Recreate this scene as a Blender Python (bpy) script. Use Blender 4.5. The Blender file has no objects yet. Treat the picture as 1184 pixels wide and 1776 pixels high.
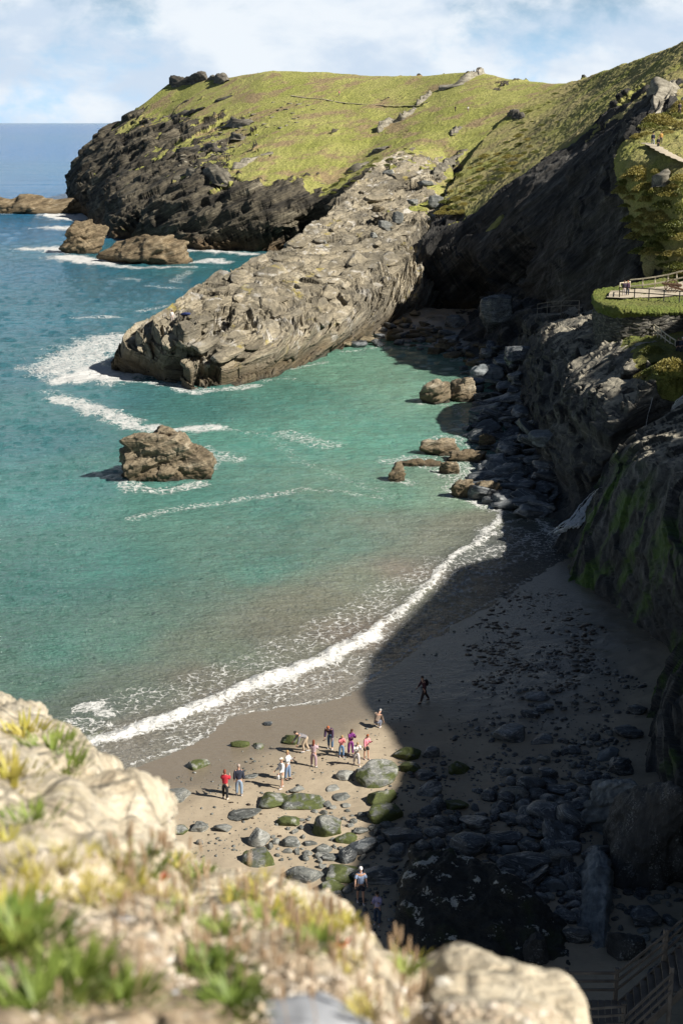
import bpy, bmesh, math, random
import numpy as np
from mathutils import Vector, Matrix

C = bpy.context.scene
COL = C.collection
R = math.radians
random.seed(7)
rng = np.random.default_rng(11)

# ---------------------------------------------------------------- camera numbers
F = 2467.0                    # focal length in photograph pixels (50 mm on a 36 mm tall frame)
H = 34.0                      # eye above the sea, metres
P = math.atan(675 / F)        # pitch below the horizontal
FO, HO = 1727.0, 30.5
PO = math.atan(675 / FO)
SUN_E = R(40.0)
SC, SS = 0.9022, -0.4313      # horizontal direction towards the sun
TS = math.tan(SUN_E)

def ray(px, py):
    x = (px - 592) / F; y = -(py - 888) / F
    return x, math.cos(P) + y * math.sin(P), -math.sin(P) + y * math.cos(P)

def atZ(px, py, Z=0.0):
    x, y, z = ray(px, py); t = (Z - H) / z
    return (x * t, y * t, Z)

def at(px, py, D):
    x, y, z = ray(px, py); t = D / y
    return (x * t, D, H + z * t)

def kk(py):
    if abs(py - 213) < 3: py = 216
    a = PO + math.atan((py - 888) / FO); b = P + math.atan((py - 888) / F)
    return H / HO * math.tan(a) / math.tan(b)

def ato(px, py, D):
    return at(px, py, D * kk(py))

# ---------------------------------------------------------------- noise
_perm = np.random.default_rng(3).permutation(256).astype(np.int64)
_perm = np.concatenate([_perm, _perm, _perm])
_g = np.random.default_rng(5).normal(size=(256, 3)); _g /= np.linalg.norm(_g, axis=1)[:, None]

def perlin(p):
    p = np.asarray(p, dtype=np.float64)
    i = np.floor(p).astype(np.int64); f = p - i; i &= 255
    u = f * f * f * (f * (f * 6 - 15) + 10)
    out = 0
    for a in (0, 1):
        wa = u[:, 0] if a else 1 - u[:, 0]
        for b in (0, 1):
            wb = u[:, 1] if b else 1 - u[:, 1]
            for c in (0, 1):
                wc = u[:, 2] if c else 1 - u[:, 2]
                h = _perm[_perm[_perm[(i[:, 0] + a) & 255] + ((i[:, 1] + b) & 255)] + ((i[:, 2] + c) & 255)]
                g = _g[h]
                d = g[:, 0] * (f[:, 0] - a) + g[:, 1] * (f[:, 1] - b) + g[:, 2] * (f[:, 2] - c)
                out = out + wa * wb * wc * d
    return out * 1.5

def fbm(p, octs=4, lac=2.03, gain=0.5):
    out = 0; a = 1.0; q = np.array(p, dtype=np.float64)
    for k in range(octs):
        out = out + a * perlin(q + 17.3 * k); a *= gain; q = q * lac
    return out

def cellhash(i, j, k):
    i = i.astype(np.int64) & 255; j = j.astype(np.int64) & 255; k = k.astype(np.int64) & 255
    return _perm[_perm[_perm[i] + j] + k] / 255.0

def smooth(e0, e1, x):
    t = np.clip((x - e0) / (e1 - e0), 0, 1); return t * t * (3 - 2 * t)

# ---------------------------------------------------------------- object helpers
def tag(o, label=None, cat=None, group=None, kind=None):
    if label: o['label'] = label
    if cat: o['category'] = cat
    if group: o['group'] = group
    if kind: o['kind'] = kind
    return o

def link(name, me, parent=None):
    o = bpy.data.objects.new(name, me); COL.objects.link(o)
    if parent is not None: o.parent = parent
    return o

def empty(name, loc, rz=0.0):
    o = bpy.data.objects.new(name, None); COL.objects.link(o)
    o.location = loc; o.rotation_euler = (0, 0, rz); o.empty_display_size = 0.2
    return o

def mesh_np(name, V, Fq, mat, smooth_sh=True, attrs=None):
    me = bpy.data.meshes.new(name)
    V = np.asarray(V, dtype=np.float32); Fq = np.asarray(Fq, dtype=np.int32)
    n = len(Fq); k = Fq.shape[1]
    me.vertices.add(len(V)); me.vertices.foreach_set('co', V.ravel())
    me.loops.add(n * k); me.loops.foreach_set('vertex_index', Fq.ravel())
    me.polygons.add(n)
    me.polygons.foreach_set('loop_start', np.arange(0, n * k, k, dtype=np.int32))
    me.update(calc_edges=True); me.validate()
    me.polygons.foreach_set('use_smooth', np.full(len(me.polygons), smooth_sh, dtype=bool))
    if attrs:
        for a, v in attrs.items():
            v = np.asarray(v, dtype=np.float32)
            if v.ndim == 1:
                at_ = me.attributes.new(a, 'FLOAT', 'POINT'); at_.data.foreach_set('value', v)
            else:
                at_ = me.attributes.new(a, 'FLOAT_COLOR', 'POINT')
                vv = np.ones((len(v), 4), dtype=np.float32); vv[:, :3] = v
                at_.data.foreach_set('color', vv.ravel())
    if mat: me.materials.append(mat)
    return me

def gridfaces(nr, nc, flip=False):
    r, c = np.meshgrid(np.arange(nr - 1), np.arange(nc - 1), indexing='ij')
    a = (r * nc + c).ravel()
    f = np.stack([a, a + 1, a + nc + 1, a + nc], 1)
    return f[:, ::-1] if flip else f

def resample(ctrl, nr, nc, blur=0.35):
    """ctrl (r,c,k) -> (nr,nc,k): arc-length aware linear interpolation, then a light blur."""
    ctrl = np.asarray(ctrl, float); r, c, k = ctrl.shape
    du = np.linalg.norm(np.diff(ctrl[..., :3], axis=1), axis=2).mean(0) ** 0.6
    dv = np.linalg.norm(np.diff(ctrl[..., :3], axis=0), axis=2).mean(1) ** 0.6
    cu = np.concatenate([[0], np.cumsum(du)]); cv = np.concatenate([[0], np.cumsum(dv)])
    u = np.linspace(0, cu[-1], nc); v = np.linspace(0, cv[-1], nr)
    A = np.empty((r, nc, k))
    for i in range(r):
        for j in range(k): A[i, :, j] = np.interp(u, cu, ctrl[i, :, j])
    B = np.empty((nr, nc, k))
    for j in range(k):
        for m in range(nc): B[:, m, j] = np.interp(v, cv, A[:, m, j])
    wu = int(blur * nc / (c - 1)); wv = int(blur * nr / (r - 1))
    def box(X, w, ax):
        if w < 1: return X
        pad = [(0, 0)] * 3; pad[ax] = (w, w)
        Y = np.pad(X, pad, mode='reflect', reflect_type='odd')
        cs = np.cumsum(Y, axis=ax)
        z = np.zeros_like(np.take(cs, [0], ax)); cs = np.concatenate([z, cs], ax)
        n = X.shape[ax]; W = 2 * w + 1
        sl = [slice(None)] * 3; sh = [slice(None)] * 3
        sl[ax] = slice(W, W + n); sh[ax] = slice(0, n)
        return (cs[tuple(sl)] - cs[tuple(sh)]) / W
    for _ in range(2):
        B = box(B, wu // 2, 1); B = box(B, wv // 2, 0)
    return B

def normals(B):
    du = np.gradient(B[..., :3], axis=1); dv = np.gradient(B[..., :3], axis=0)
    n = np.cross(du, dv); n /= (np.linalg.norm(n, axis=2, keepdims=True) + 1e-9)
    return n

def basis(b):
    b = np.array(b, float); b /= np.linalg.norm(b)
    t = np.cross(b, [0, 1, 0]); t /= np.linalg.norm(t)
    return t, np.cross(b, t), b

def strata(Pw, b, L=1.0, kb=1.0, kl=1.0, kg=1.0):
    """layered, jointed slate: a displacement field about +-1"""
    t1, t2, b = basis(b)
    W = np.stack([fbm(Pw / (9 * L) + 5, 3), fbm(Pw / (9 * L) + 31, 3), fbm(Pw / (9 * L) + 57, 3)], 1) * 2.2 * L
    Q = Pw + W
    u, v, s = Q @ t1, Q @ t2, Q @ b
    lay = perlin(np.stack([u / (7 * L), v / (7 * L), s / (1.3 * L)], 1))
    lay2 = perlin(np.stack([u / (3.5 * L), v / (3.5 * L), s / (0.55 * L) + 9], 1))
    blk = cellhash(np.floor(u / (4.1 * L)), np.floor(v / (4.1 * L)), np.floor(s / (1.9 * L))) - .5
    blk2 = cellhash(np.floor(u / (1.9 * L) + 7), np.floor(v / (1.9 * L)), np.floor(s / (0.8 * L))) - .5
    big = fbm(Pw / (11 * L), 3)
    return 0.75 * kg * big + kl * (0.55 * np.tanh(3 * lay) + 0.30 * np.tanh(3 * lay2)) + kb * (0.55 * blk + 0.3 * blk2)

def steps(Pw, b, ax, Ls, gain, hj=.3, wp=1.3):
    """pull the surface towards successive bedding planes: slabs with long broken edges"""
    b = np.array(b, float); b /= np.linalg.norm(b)
    ax = np.array(ax, float); ax -= b * (ax @ b); ax /= np.linalg.norm(ax); c = np.cross(b, ax)
    u, v, s = Pw @ ax, Pw @ c, Pw @ b
    out = 0
    for k, L in enumerate(Ls):
        w1 = fbm(np.stack([u / (13 * L), v / (6 * L), 0 * s + k * 5], 1), 3) * wp
        j = cellhash(np.floor(u / (6.5 * L) + 1.3 * w1), np.floor(v / (2.6 * L) + w1), 0 * s + k) - .5
        q = s / L + w1 + hj * j
        f = q - np.floor(q); fs = smooth(.34, .66, f) if k else smooth(.40, .60, f)
        out = out + (fs - f) * L * gain
    return out[:, None] * b

def beds(Pw, b, ax, Ls, A, seed=0, wp=1.6, el=5.5):
    """each bed stands out or back by its own amount, broken by joints: real ledges on a face"""
    b = np.array(b, float); b /= np.linalg.norm(b)
    ax = np.array(ax, float); ax -= b * (ax @ b); ax /= np.linalg.norm(ax); c = np.cross(b, ax)
    u, v, s = Pw @ ax, Pw @ c, Pw @ b; out = 0
    for k, L in enumerate(Ls):
        w1 = fbm(np.stack([u / (11 * L), v / (11 * L), s / (9 * L) + k * 5 + seed], 1), 3)
        w2 = fbm(np.stack([u / (3 * L), v / (3 * L), s / (3 * L) + k * 9 + seed], 1), 2)
        q = s / L + wp * w1 + .12 * w2
        j = cellhash(np.floor(u / (el * L) + .7 * w2 + np.floor(q) * .37), np.floor(v / (3.4 * L) + .7 * w2), np.floor(q) + 40 * k)
        lay = cellhash(np.floor(q), np.floor(q) * 0 + k, np.floor(q) * 3)
        f = q - np.floor(q)
        out = out + A * L * ((.6 * lay + .4 * j) - .5 + .25 * (f - .5))
    return out

def patch(name, ctrl, nr, nc, mat, b=(-.2, -.1, .97), amp=1.0, L=1.0, blur=0.35, gamp=0.35, edge=0.0,
          flip=False, kind='structure', tus=1.3, gn=1.2, fine=0.25, side=1.0, stp=None, ax=(.35, .93, .1), dents=(), sky=None, kb=1.0, kl=1.0, kg=1.0, bed=None):
    """loft a control grid (rows of (X,Y,Z,grass)) into real terrain, broken up along its bedding"""
    B = resample(ctrl, nr, nc, blur)
    n = normals(B) * (-1 if flip else 1)
    Pw = B[..., :3].reshape(-1, 3); N = n.reshape(-1, 3); g = B[..., 3].ravel()
    gr = g + 0.30 * gn * fbm(Pw / 14, 4) + 0.22 * gn * fbm(Pw / 3.1 + 40, 3)
    st = strata(Pw, b, L, kb, kl, kg)
    gr = gr - 0.18 * gn * st
    gmask = smooth(0.42, 0.60, gr)
    d = st * amp * (1 - 0.88 * gmask) + fine * amp * fbm(Pw / (0.9 * L), 4) * (1 - .8 * gmask)
    if bed: d = d + beds(Pw, b, ax, *bed) * (1 - .9 * gmask)
    tu = np.abs(fbm(Pw / tus, 3)) ** 0.8
    d = d + gmask * gamp * (tu + 0.9 * fbm(Pw / (tus * 5), 3))
    for (c0, rx, dep_) in dents:
        r = np.linalg.norm((Pw - np.array(c0)) / np.array(rx), axis=1)
        d = d - dep_ * (1 - smooth(.45, 1.1, r + .25 * fbm(Pw / 1.6, 3)))
    if sky is not None: d = d * sky(Pw)
    V = Pw + N * d[:, None] * side
    if stp: V = V + steps(V, b, ax, *stp) * (1 - .85 * gmask[:, None])
    me = mesh_np(name, V, gridfaces(nr, nc, flip), mat, True, {'grass': gmask, 'cav': np.clip(.5 + .35 * st, 0, 1)})
    o = link(name, me)
    if kind: o['kind'] = kind
    return o

def tube(bm, pts, rad, seg=6, cap=True):
    """tapered tube along pts into a bmesh"""
    pts = [Vector(p) for p in pts]
    if not hasattr(rad, '__len__'): rad = [rad] * len(pts)
    rings = []
    up = Vector((0, 0, 1))
    for i, p in enumerate(pts):
        d = (pts[min(i + 1, len(pts) - 1)] - pts[max(i - 1, 0)]).normalized()
        a = d.cross(up if abs(d.z) < .95 else Vector((1, 0, 0))).normalized(); b = d.cross(a)
        rings.append([bm.verts.new(p + (a * math.cos(t) + b * math.sin(t)) * rad[i]) for t in [2 * math.pi * k / seg for k in range(seg)]])
    for r0, r1 in zip(rings, rings[1:]):
        for k in range(seg):
            bm.faces.new((r0[k], r0[(k + 1) % seg], r1[(k + 1) % seg], r1[k]))
    if cap:
        bm.faces.new(rings[0]); bm.faces.new(rings[-1][::-1])

def box(bm, p0, p1, w, h, up=(0, 0, 1)):
    """bar from p0 to p1, width w, height h, slightly chamfered"""
    p0, p1 = Vector(p0), Vector(p1); d = (p1 - p0).normalized(); up = Vector(up)
    if abs(d.dot(up)) > .99: up = Vector((0, 1, 0))
    a = d.cross(up).normalized(); b = a.cross(d).normalized()
    c = min(w, h) * .14; prof = [(-w/2+c, -h/2), (w/2-c, -h/2), (w/2, -h/2+c), (w/2, h/2-c), (w/2-c, h/2), (-w/2+c, h/2), (-w/2, h/2-c), (-w/2, -h/2+c)]
    r = [[bm.verts.new(p + a * x + b * y) for x, y in prof] for p in (p0, p1)]
    for k in range(8): bm.faces.new((r[0][k], r[0][(k+1) % 8], r[1][(k+1) % 8], r[1][k]))
    bm.faces.new(r[0][::-1]); bm.faces.new(r[1])

def bmobj(name, bm, mat, parent=None, sm=False):
    bmesh.ops.recalc_face_normals(bm, faces=bm.faces)
    me = bpy.data.meshes.new(name); bm.to_mesh(me); bm.free()
    me.materials.append(mat)
    if sm: me.polygons.foreach_set('use_smooth', [True] * len(me.polygons))
    return link(name, me, parent)
# ---------------------------------------------------------------- materials
class NT:
    def __init__(s, name):
        s.m = bpy.data.materials.new(name); s.m.use_nodes = True
        s.t = s.m.node_tree; s.t.nodes.clear()
        s.out = s.n('ShaderNodeOutputMaterial'); s.b = s.n('ShaderNodeBsdfPrincipled')
        s.l(s.b.outputs[0], s.out.inputs[0])
        s.b.inputs['Roughness'].default_value = .85
        s.pos = s.n('ShaderNodeNewGeometry').outputs['Position']
    def n(s, ty, **kw):
        o = s.t.nodes.new(ty)
        for k, v in kw.items(): setattr(o, k, v)
        return o
    def l(s, a, b): s.t.links.new(a, b)
    def setin(s, node, i, v):
        if v is None: return
        if hasattr(v, 'is_output') or isinstance(v, bpy.types.NodeSocket): s.l(v, node.inputs[i])
        else: node.inputs[i].default_value = v
    def math(s, op, a, b=None, c=None, clamp=False):
        o = s.n('ShaderNodeMath', operation=op, use_clamp=clamp)
        s.setin(o, 0, a); s.setin(o, 1, b); s.setin(o, 2, c); return o.outputs[0]
    def mapping(s, scale=(1, 1, 1), rot=(0, 0, 0), loc=(0, 0, 0), src=None):
        o = s.n('ShaderNodeMapping'); s.l(src or s.pos, o.inputs[0])
        o.inputs['Scale'].default_value = scale; o.inputs['Rotation'].default_value = rot; o.inputs['Location'].default_value = loc
        return o.outputs[0]
    def noise(s, scale, detail=4, rough=.55, dist=0, vec=None):
        o = s.n('ShaderNodeTexNoise'); s.l(vec or s.pos, o.inputs['Vector'])
        o.inputs['Scale'].default_value = scale; o.inputs['Detail'].default_value = detail
        o.inputs['Roughness'].default_value = rough; o.inputs['Distortion'].default_value = dist
        return o.outputs[0]
    def voro(s, scale, vec=None, feature='F1', rnd=1.0):
        o = s.n('ShaderNodeTexVoronoi', feature=feature); s.l(vec or s.pos, o.inputs['Vector'])
        o.inputs['Scale'].default_value = scale; o.inputs['Randomness'].default_value = rnd
        return o
    def ramp(s, fac, stops, interp='LINEAR'):
        o = s.n('ShaderNodeValToRGB'); s.l(fac, o.inputs[0]); cr = o.color_ramp; cr.interpolation = interp
        while len(cr.elements) < len(stops): cr.elements.new(.5)
        for e, (p, c) in zip(cr.elements, stops):
            e.position = p; e.color = (*c, 1) if hasattr(c, '__len__') else (c, c, c, 1)
        return o.outputs[0]
    def map(s, v, a, b, c=0.0, d=1.0, sm=False):
        o = s.n('ShaderNodeMapRange'); o.interpolation_type = 'SMOOTHSTEP' if sm else 'LINEAR'
        s.setin(o, 0, v)
        for i, x in zip((1, 2, 3, 4), (a, b, c, d)): o.inputs[i].default_value = x
        return o.outputs[0]
    def mix(s, f, a, b, mode='MIX'):
        o = s.n('ShaderNodeMix', data_type='RGBA', blend_type=mode)
        s.setin(o, 0, f)
        for i, v in ((6, a), (7, b)):
            if hasattr(v, '__len__'): v = (*v[:3], 1)
            s.setin(o, i, v)
        return o.outputs[2]
    def attr(s, name, col=False):
        o = s.n('ShaderNodeAttribute', attribute_name=name)
        return o.outputs['Color'] if col else o.outputs['Fac']
    def bump(s, h, strength, dist=.1, prev=None):
        o = s.n('ShaderNodeBump'); s.l(h, o.inputs['Height'])
        s.setin(o, 'Strength', strength); o.inputs['Distance'].default_value = dist
        if prev is not None: s.l(prev, o.inputs['Normal'])
        return o.outputs[0]
    def sep(s, v=None):
        o = s.n('ShaderNodeSeparateXYZ'); s.l(v or s.pos, o.inputs[0]); return o.outputs
    def fin(s, col=None, rough=None, normal=None):
        if col is not None: s.setin(s.b, 'Base Color', (*col, 1) if isinstance(col, tuple) else col)
        if rough is not None: s.setin(s.b, 'Roughness', rough)
        if normal is not None: s.l(normal, s.b.inputs['Normal'])
        return s.m

def rock_nodes(t, cols, rot=(0, R(12), R(20)), S=1.0, stain=None):
    """bedded slate: streaks along the bedding, cracks and patches"""
    bb = Vector(rot if len(rot) == 3 and abs(Vector(rot).length - 1) < .12 else (-.3, -.1, .95)).normalized()
    t1_ = bb.cross(Vector((0, 1, 0))).normalized(); t2_ = bb.cross(t1_)
    dots = []
    for q_ in (t1_, t2_, bb):
        o_ = t.n('ShaderNodeVectorMath', operation='DOT_PRODUCT'); t.l(t.pos, o_.inputs[0]); o_.inputs[1].default_value = q_; dots.append(o_.outputs['Value'])
    def lm_(a_, b_):
        o_ = t.n('ShaderNodeCombineXYZ')
        for i_, (d_, k_) in enumerate(zip(dots, (a_, a_ * .45, b_))): t.l(t.math('MULTIPLY', d_, k_), o_.inputs[i_])
        return o_.outputs[0]
    lay = lm_(.10 * S, .85 * S)
    a = t.noise(1.0, 7, .62, .15, lay)
    b_ = t.noise(.16 * S, 5, .6)
    c = t.noise(2.4 * S, 6, .65)
    fine = lm_(.6 * S, 4.2 * S)
    d = t.noise(1.0, 5, .6, .1, fine)
    m = t.math('ADD', t.math('MULTIPLY', a, .45), t.math('MULTIPLY', b_, .30))
    m = t.math('ADD', m, t.math('MULTIPLY', d, .25))
    col = t.ramp(m, [(.34, cols[0]), (.45, cols[1]), (.54, cols[2]), (.66, cols[3])])
    ln_ = t.noise(1.0, 3, .5, .05, lm_(.16 * S, 2.2 * S)); ldk = t.map(t.math('ABSOLUTE', t.math('SUBTRACT', ln_, .5)), 0, .035, .45, 1)
    sp = t.math('MULTIPLY', t.map(c, .3, .7, .65, 1.3), ldk)
    col = t.mix(1.0, col, t.ramp(sp, [(0, .0), (1, 1.0)]), 'MULTIPLY') if False else col
    cs = t.n('ShaderNodeCombineColor'); [t.l(sp, cs.inputs[i]) for i in range(3)]
    col = t.mix(.8, col, cs.outputs[0], 'MULTIPLY')
    cr = t.voro(.55 * S, lm_(.5, 1.5), 'DISTANCE_TO_EDGE').outputs['Distance']
    crm = t.map(cr, 0, .035, .35, 1)
    cs2 = t.n('ShaderNodeCombineColor'); [t.l(crm, cs2.inputs[i]) for i in range(3)]
    col = t.mix(.22, col, cs2.outputs[0], 'MULTIPLY')
    h = t.math('ADD', t.math('MULTIPLY', a, 1.2), t.math('MULTIPLY', d, .7))
    h = t.math('ADD', h, t.math('MULTIPLY', c, .35))
    h = t.math('ADD', h, t.math('MULTIPLY', t.map(cr, 0, .05), .12))
    return col, h

def terrain_mat(name, cols, grass, S=1.0, rot=(0, R(12), R(20)), bd=.5, tide=True, tidecol=(.11, .075, .035), lich=None, brown=.5,
                green_low=None, gS=1.0, rough=.9, top=None, vary=0, tideh=1.2):
    t = NT(name)
    col, h = rock_nodes(t, cols, rot, S)
    if lich is not None:
        ln = t.noise(.35 * S, 6, .7); col = t.mix(t.map(ln, .56, .64, 0, .8), col, lich)
        ln2 = t.noise(.22 * S, 5, .65, 0, t.mapping(loc=(31, 7, 2))); col = t.mix(t.map(ln2, .62, .68, 0, .7), col, (.34, .27, .05))
    z = t.sep()[2]
    if tide:
        zz = t.math('ADD', z, t.math('MULTIPLY', t.noise(.4, 4), -2.5))
        col = t.mix(t.map(zz, .2, tideh, .88, 0), col, t.mix(t.noise(1.3, 5), (.04, .03, .018), tidecol))
        wet = t.map(zz, -1.6, -.4, .8, 0)
        col = t.mix(wet, col, (.012, .012, .01))
    if vary:
        vn = t.noise(.11, 4, .6, .3, t.mapping((1, .6, 1.6), loc=(7, 3, 9)))
        col = t.mix(t.map(vn, .44, .60, 0, vary), col, t.mix(t.noise(.9, 5), (.05, .045, .036), (.15, .135, .105)))
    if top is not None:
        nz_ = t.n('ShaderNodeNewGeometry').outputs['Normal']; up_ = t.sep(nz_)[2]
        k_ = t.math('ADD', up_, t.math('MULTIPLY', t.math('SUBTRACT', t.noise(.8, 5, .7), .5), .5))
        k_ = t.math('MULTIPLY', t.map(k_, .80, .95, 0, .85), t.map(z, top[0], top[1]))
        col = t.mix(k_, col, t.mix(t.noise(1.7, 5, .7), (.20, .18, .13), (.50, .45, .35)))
    if green_low is not None:
        gn = t.noise(.28, 5, .6, .4, t.mapping((1, 1, .5), loc=(3, 9, 1)))
        gm = t.math('MULTIPLY', t.map(gn, .50, .60), t.map(z, green_low[0], green_low[1], 1, 0))
        col = t.mix(gm, col, t.mix(t.noise(3, 4), (.02, .05, .006), (.09, .16, .015)))
    g = t.attr('grass')
    n1 = t.noise(.05 * gS, 4, .6); n2 = t.noise(.9 * gS, 5, .65); n3 = t.noise(6 * gS, 3, .6)
    gc = t.mix(t.map(n1, .38, .62), grass[0], grass[1])
    gc = t.mix(t.map(n2, .50, .68, 0, .75), gc, grass[2])
    bn = t.noise(.09 * gS, 6, .68, .2, t.mapping(loc=(13, 5, 40)))
    gc = t.mix(t.math('MULTIPLY', t.map(bn, .50, .60), brown), gc, grass[3])
    cs = t.n('ShaderNodeCombineColor'); [t.l(t.map(n3, .3, .7, .62, 1.25), cs.inputs[i]) for i in range(3)]
    gc = t.mix(.9, gc, cs.outputs[0], 'MULTIPLY')
    gsh = t.math('ADD', g, t.math('MULTIPLY', t.math('SUBTRACT', t.noise(1.1, 5, .7), .5), .9))
    gm = t.map(gsh, .42, .58)
    colf = t.mix(gm, col, gc)
    gh = t.math('ADD', t.math('MULTIPLY', n2, 1.2), t.math('MULTIPLY', n3, .35))
    hm = t.n('ShaderNodeMix', data_type='FLOAT'); t.l(gm, hm.inputs[0]); t.l(h, hm.inputs[2]); t.l(gh, hm.inputs[3])
    return t.fin(colf, t.map(gm, 0, 1, rough, .95), t.bump(hm.outputs[0], 1.0, bd))

G_HEAD = ((.30, .31, .065), (.42, .40, .12), (.215, .225, .055), (.31, .22, .12))
G_HILL = ((.29, .29, .065), (.40, .34, .14), (.20, .22, .045), (.31, .23, .12))
G_NEAR = ((.14, .16, .028), (.21, .19, .05), (.05, .075, .012), (.18, .12, .045))
M = {}
M['headland'] = terrain_mat('headland rock and turf', ((.009, .007, .005), (.030, .025, .017), (.105, .088, .058), (.32, .28, .20)), G_HEAD, S=.55, bd=.8, brown=.9, tideh=3, tidecol=(.16, .10, .045), rot=(-.42, .05, .90))
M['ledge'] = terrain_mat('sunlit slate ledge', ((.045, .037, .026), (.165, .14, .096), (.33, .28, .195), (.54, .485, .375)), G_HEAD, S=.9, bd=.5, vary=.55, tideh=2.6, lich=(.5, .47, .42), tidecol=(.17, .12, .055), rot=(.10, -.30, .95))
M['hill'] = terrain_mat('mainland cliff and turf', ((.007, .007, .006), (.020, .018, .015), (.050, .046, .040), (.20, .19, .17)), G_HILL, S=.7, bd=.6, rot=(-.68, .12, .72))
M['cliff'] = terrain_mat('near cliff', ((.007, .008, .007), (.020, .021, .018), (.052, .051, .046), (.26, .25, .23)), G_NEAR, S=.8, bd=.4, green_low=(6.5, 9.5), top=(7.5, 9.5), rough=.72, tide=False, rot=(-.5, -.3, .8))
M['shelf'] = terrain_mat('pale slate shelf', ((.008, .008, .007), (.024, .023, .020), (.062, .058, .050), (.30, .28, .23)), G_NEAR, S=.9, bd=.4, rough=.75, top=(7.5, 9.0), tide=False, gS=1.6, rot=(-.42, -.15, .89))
M['fore'] = None

def rockmat(name, cols, S=1.0, moss=None, veins=False, bd=.12, rough=.8, gen=True):
    t = NT(name)
    oi = t.n('ShaderNodeObjectInfo').outputs['Random']
    tc = t.n('ShaderNodeTexCoord').outputs['Object']
    off = t.n('ShaderNodeVectorMath', operation='ADD'); t.l(tc, off.inputs[0])
    cx = t.n('ShaderNodeCombineXYZ'); t.l(t.math('MULTIPLY', oi, 50), cx.inputs[0]); t.l(cx.outputs[0], off.inputs[1])
    v = off.outputs[0]
    a = t.noise(1.2 * S, 6, .65, .5, t.mapping((.4, 1.0, 2.4), (R(10), R(15), 0), src=v))
    b = t.noise(6 * S, 5, .65, 0, v)
    m = t.math('ADD', t.math('MULTIPLY', a, .65), t.math('MULTIPLY', b, .35))
    m = t.math('ADD', m, t.math('MULTIPLY', t.math('SUBTRACT', oi, .5), .14))
    col = t.ramp(m, [(.32, cols[0]), (.46, cols[1]), (.56, cols[2]), (.72, cols[3])])
    if veins:
        w = t.noise(1.1 * S, 3, .5, 1.2, t.mapping((.5, 1.0, 3.5), (R(20), R(25), 0), src=v))
        vm = t.map(t.math('ABSOLUTE', t.math('SUBTRACT', w, .5)), .0, .018, .75, 0)
        col = t.mix(vm, col, (.42, .42, .40))
    if moss:
        z = t.sep(tc)[2]
        nn = t.noise(1.6 * S, 5, .6, 0, v)
        mm = t.math('SUBTRACT', t.math('ADD', t.math('MULTIPLY', nn, 2.0), t.math('MULTIPLY', z, -.55)), moss[0])
        col = t.mix(t.map(mm, 0, .25, 0, .95), col, t.mix(b, (.014, .024, .004), (.11, .13, .02)))
    h = t.math('ADD', a, t.math('MULTIPLY', b, .4))
    return t.fin(col, rough, t.bump(h, .9, bd))

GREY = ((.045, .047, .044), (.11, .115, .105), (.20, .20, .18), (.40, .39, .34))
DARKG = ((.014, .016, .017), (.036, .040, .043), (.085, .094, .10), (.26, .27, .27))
BROWN = ((.03, .024, .015), (.09, .07, .04), (.17, .135, .08), (.32, .27, .18))
M['boulder'] = rockmat('grey beach slate', GREY, veins=True)
M['mossy'] = rockmat('algae covered boulder', GREY, moss=(.72,), veins=True)
M['mossy2'] = rockmat('boulder green all over', GREY, moss=(.58,), veins=True)
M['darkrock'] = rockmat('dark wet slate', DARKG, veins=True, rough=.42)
M['brownrock'] = rockmat('brown sea rock', BROWN, S=1.2)
M['paleboulder'] = rockmat('pale blue grey boulder', ((.05, .06, .065), (.12, .135, .14), (.20, .22, .225), (.36, .38, .38)), S=.5)

def plain(name, col, rough=.8, var=.25, scale=8, bd=0.0, metal=0):
    t = NT(name); n = t.noise(scale, 4)
    cs = t.n('ShaderNodeCombineColor'); [t.l(t.map(n, .3, .7, 1 - var, 1 + var), cs.inputs[i]) for i in range(3)]
    c = t.mix(1.0, col, cs.outputs[0], 'MULTIPLY'); t.b.inputs['Metallic'].default_value = metal
    return t.fin(c, rough, t.bump(n, .5, bd) if bd else None)

M['wood'] = plain('weathered rail timber', (.52, .46, .34), .75, .3, 3)
M['darkwood'] = plain('dark fence timber', (.035, .033, .03), .7, .3, 3)
M['stairwood'] = plain('damp decking timber', (.12, .10, .08), .6, .35, 2.5)
M['iron'] = plain('rusty iron', (.10, .055, .03), .6, .35, 10, metal=.3)
M['metalrail'] = plain('grey metal rail', (.16, .15, .14), .5, .2, 10, metal=.5)
M['skin'] = plain('skin', (.50, .29, .20), .55, .08, 12)
M['eye'] = plain('dark eye', (.02, .015, .012), .3, 0, 4)
def cloth(name, col): 
    if name not in M: M[name] = plain(name, col, .85, .12, 9)
    return M[name]

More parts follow.
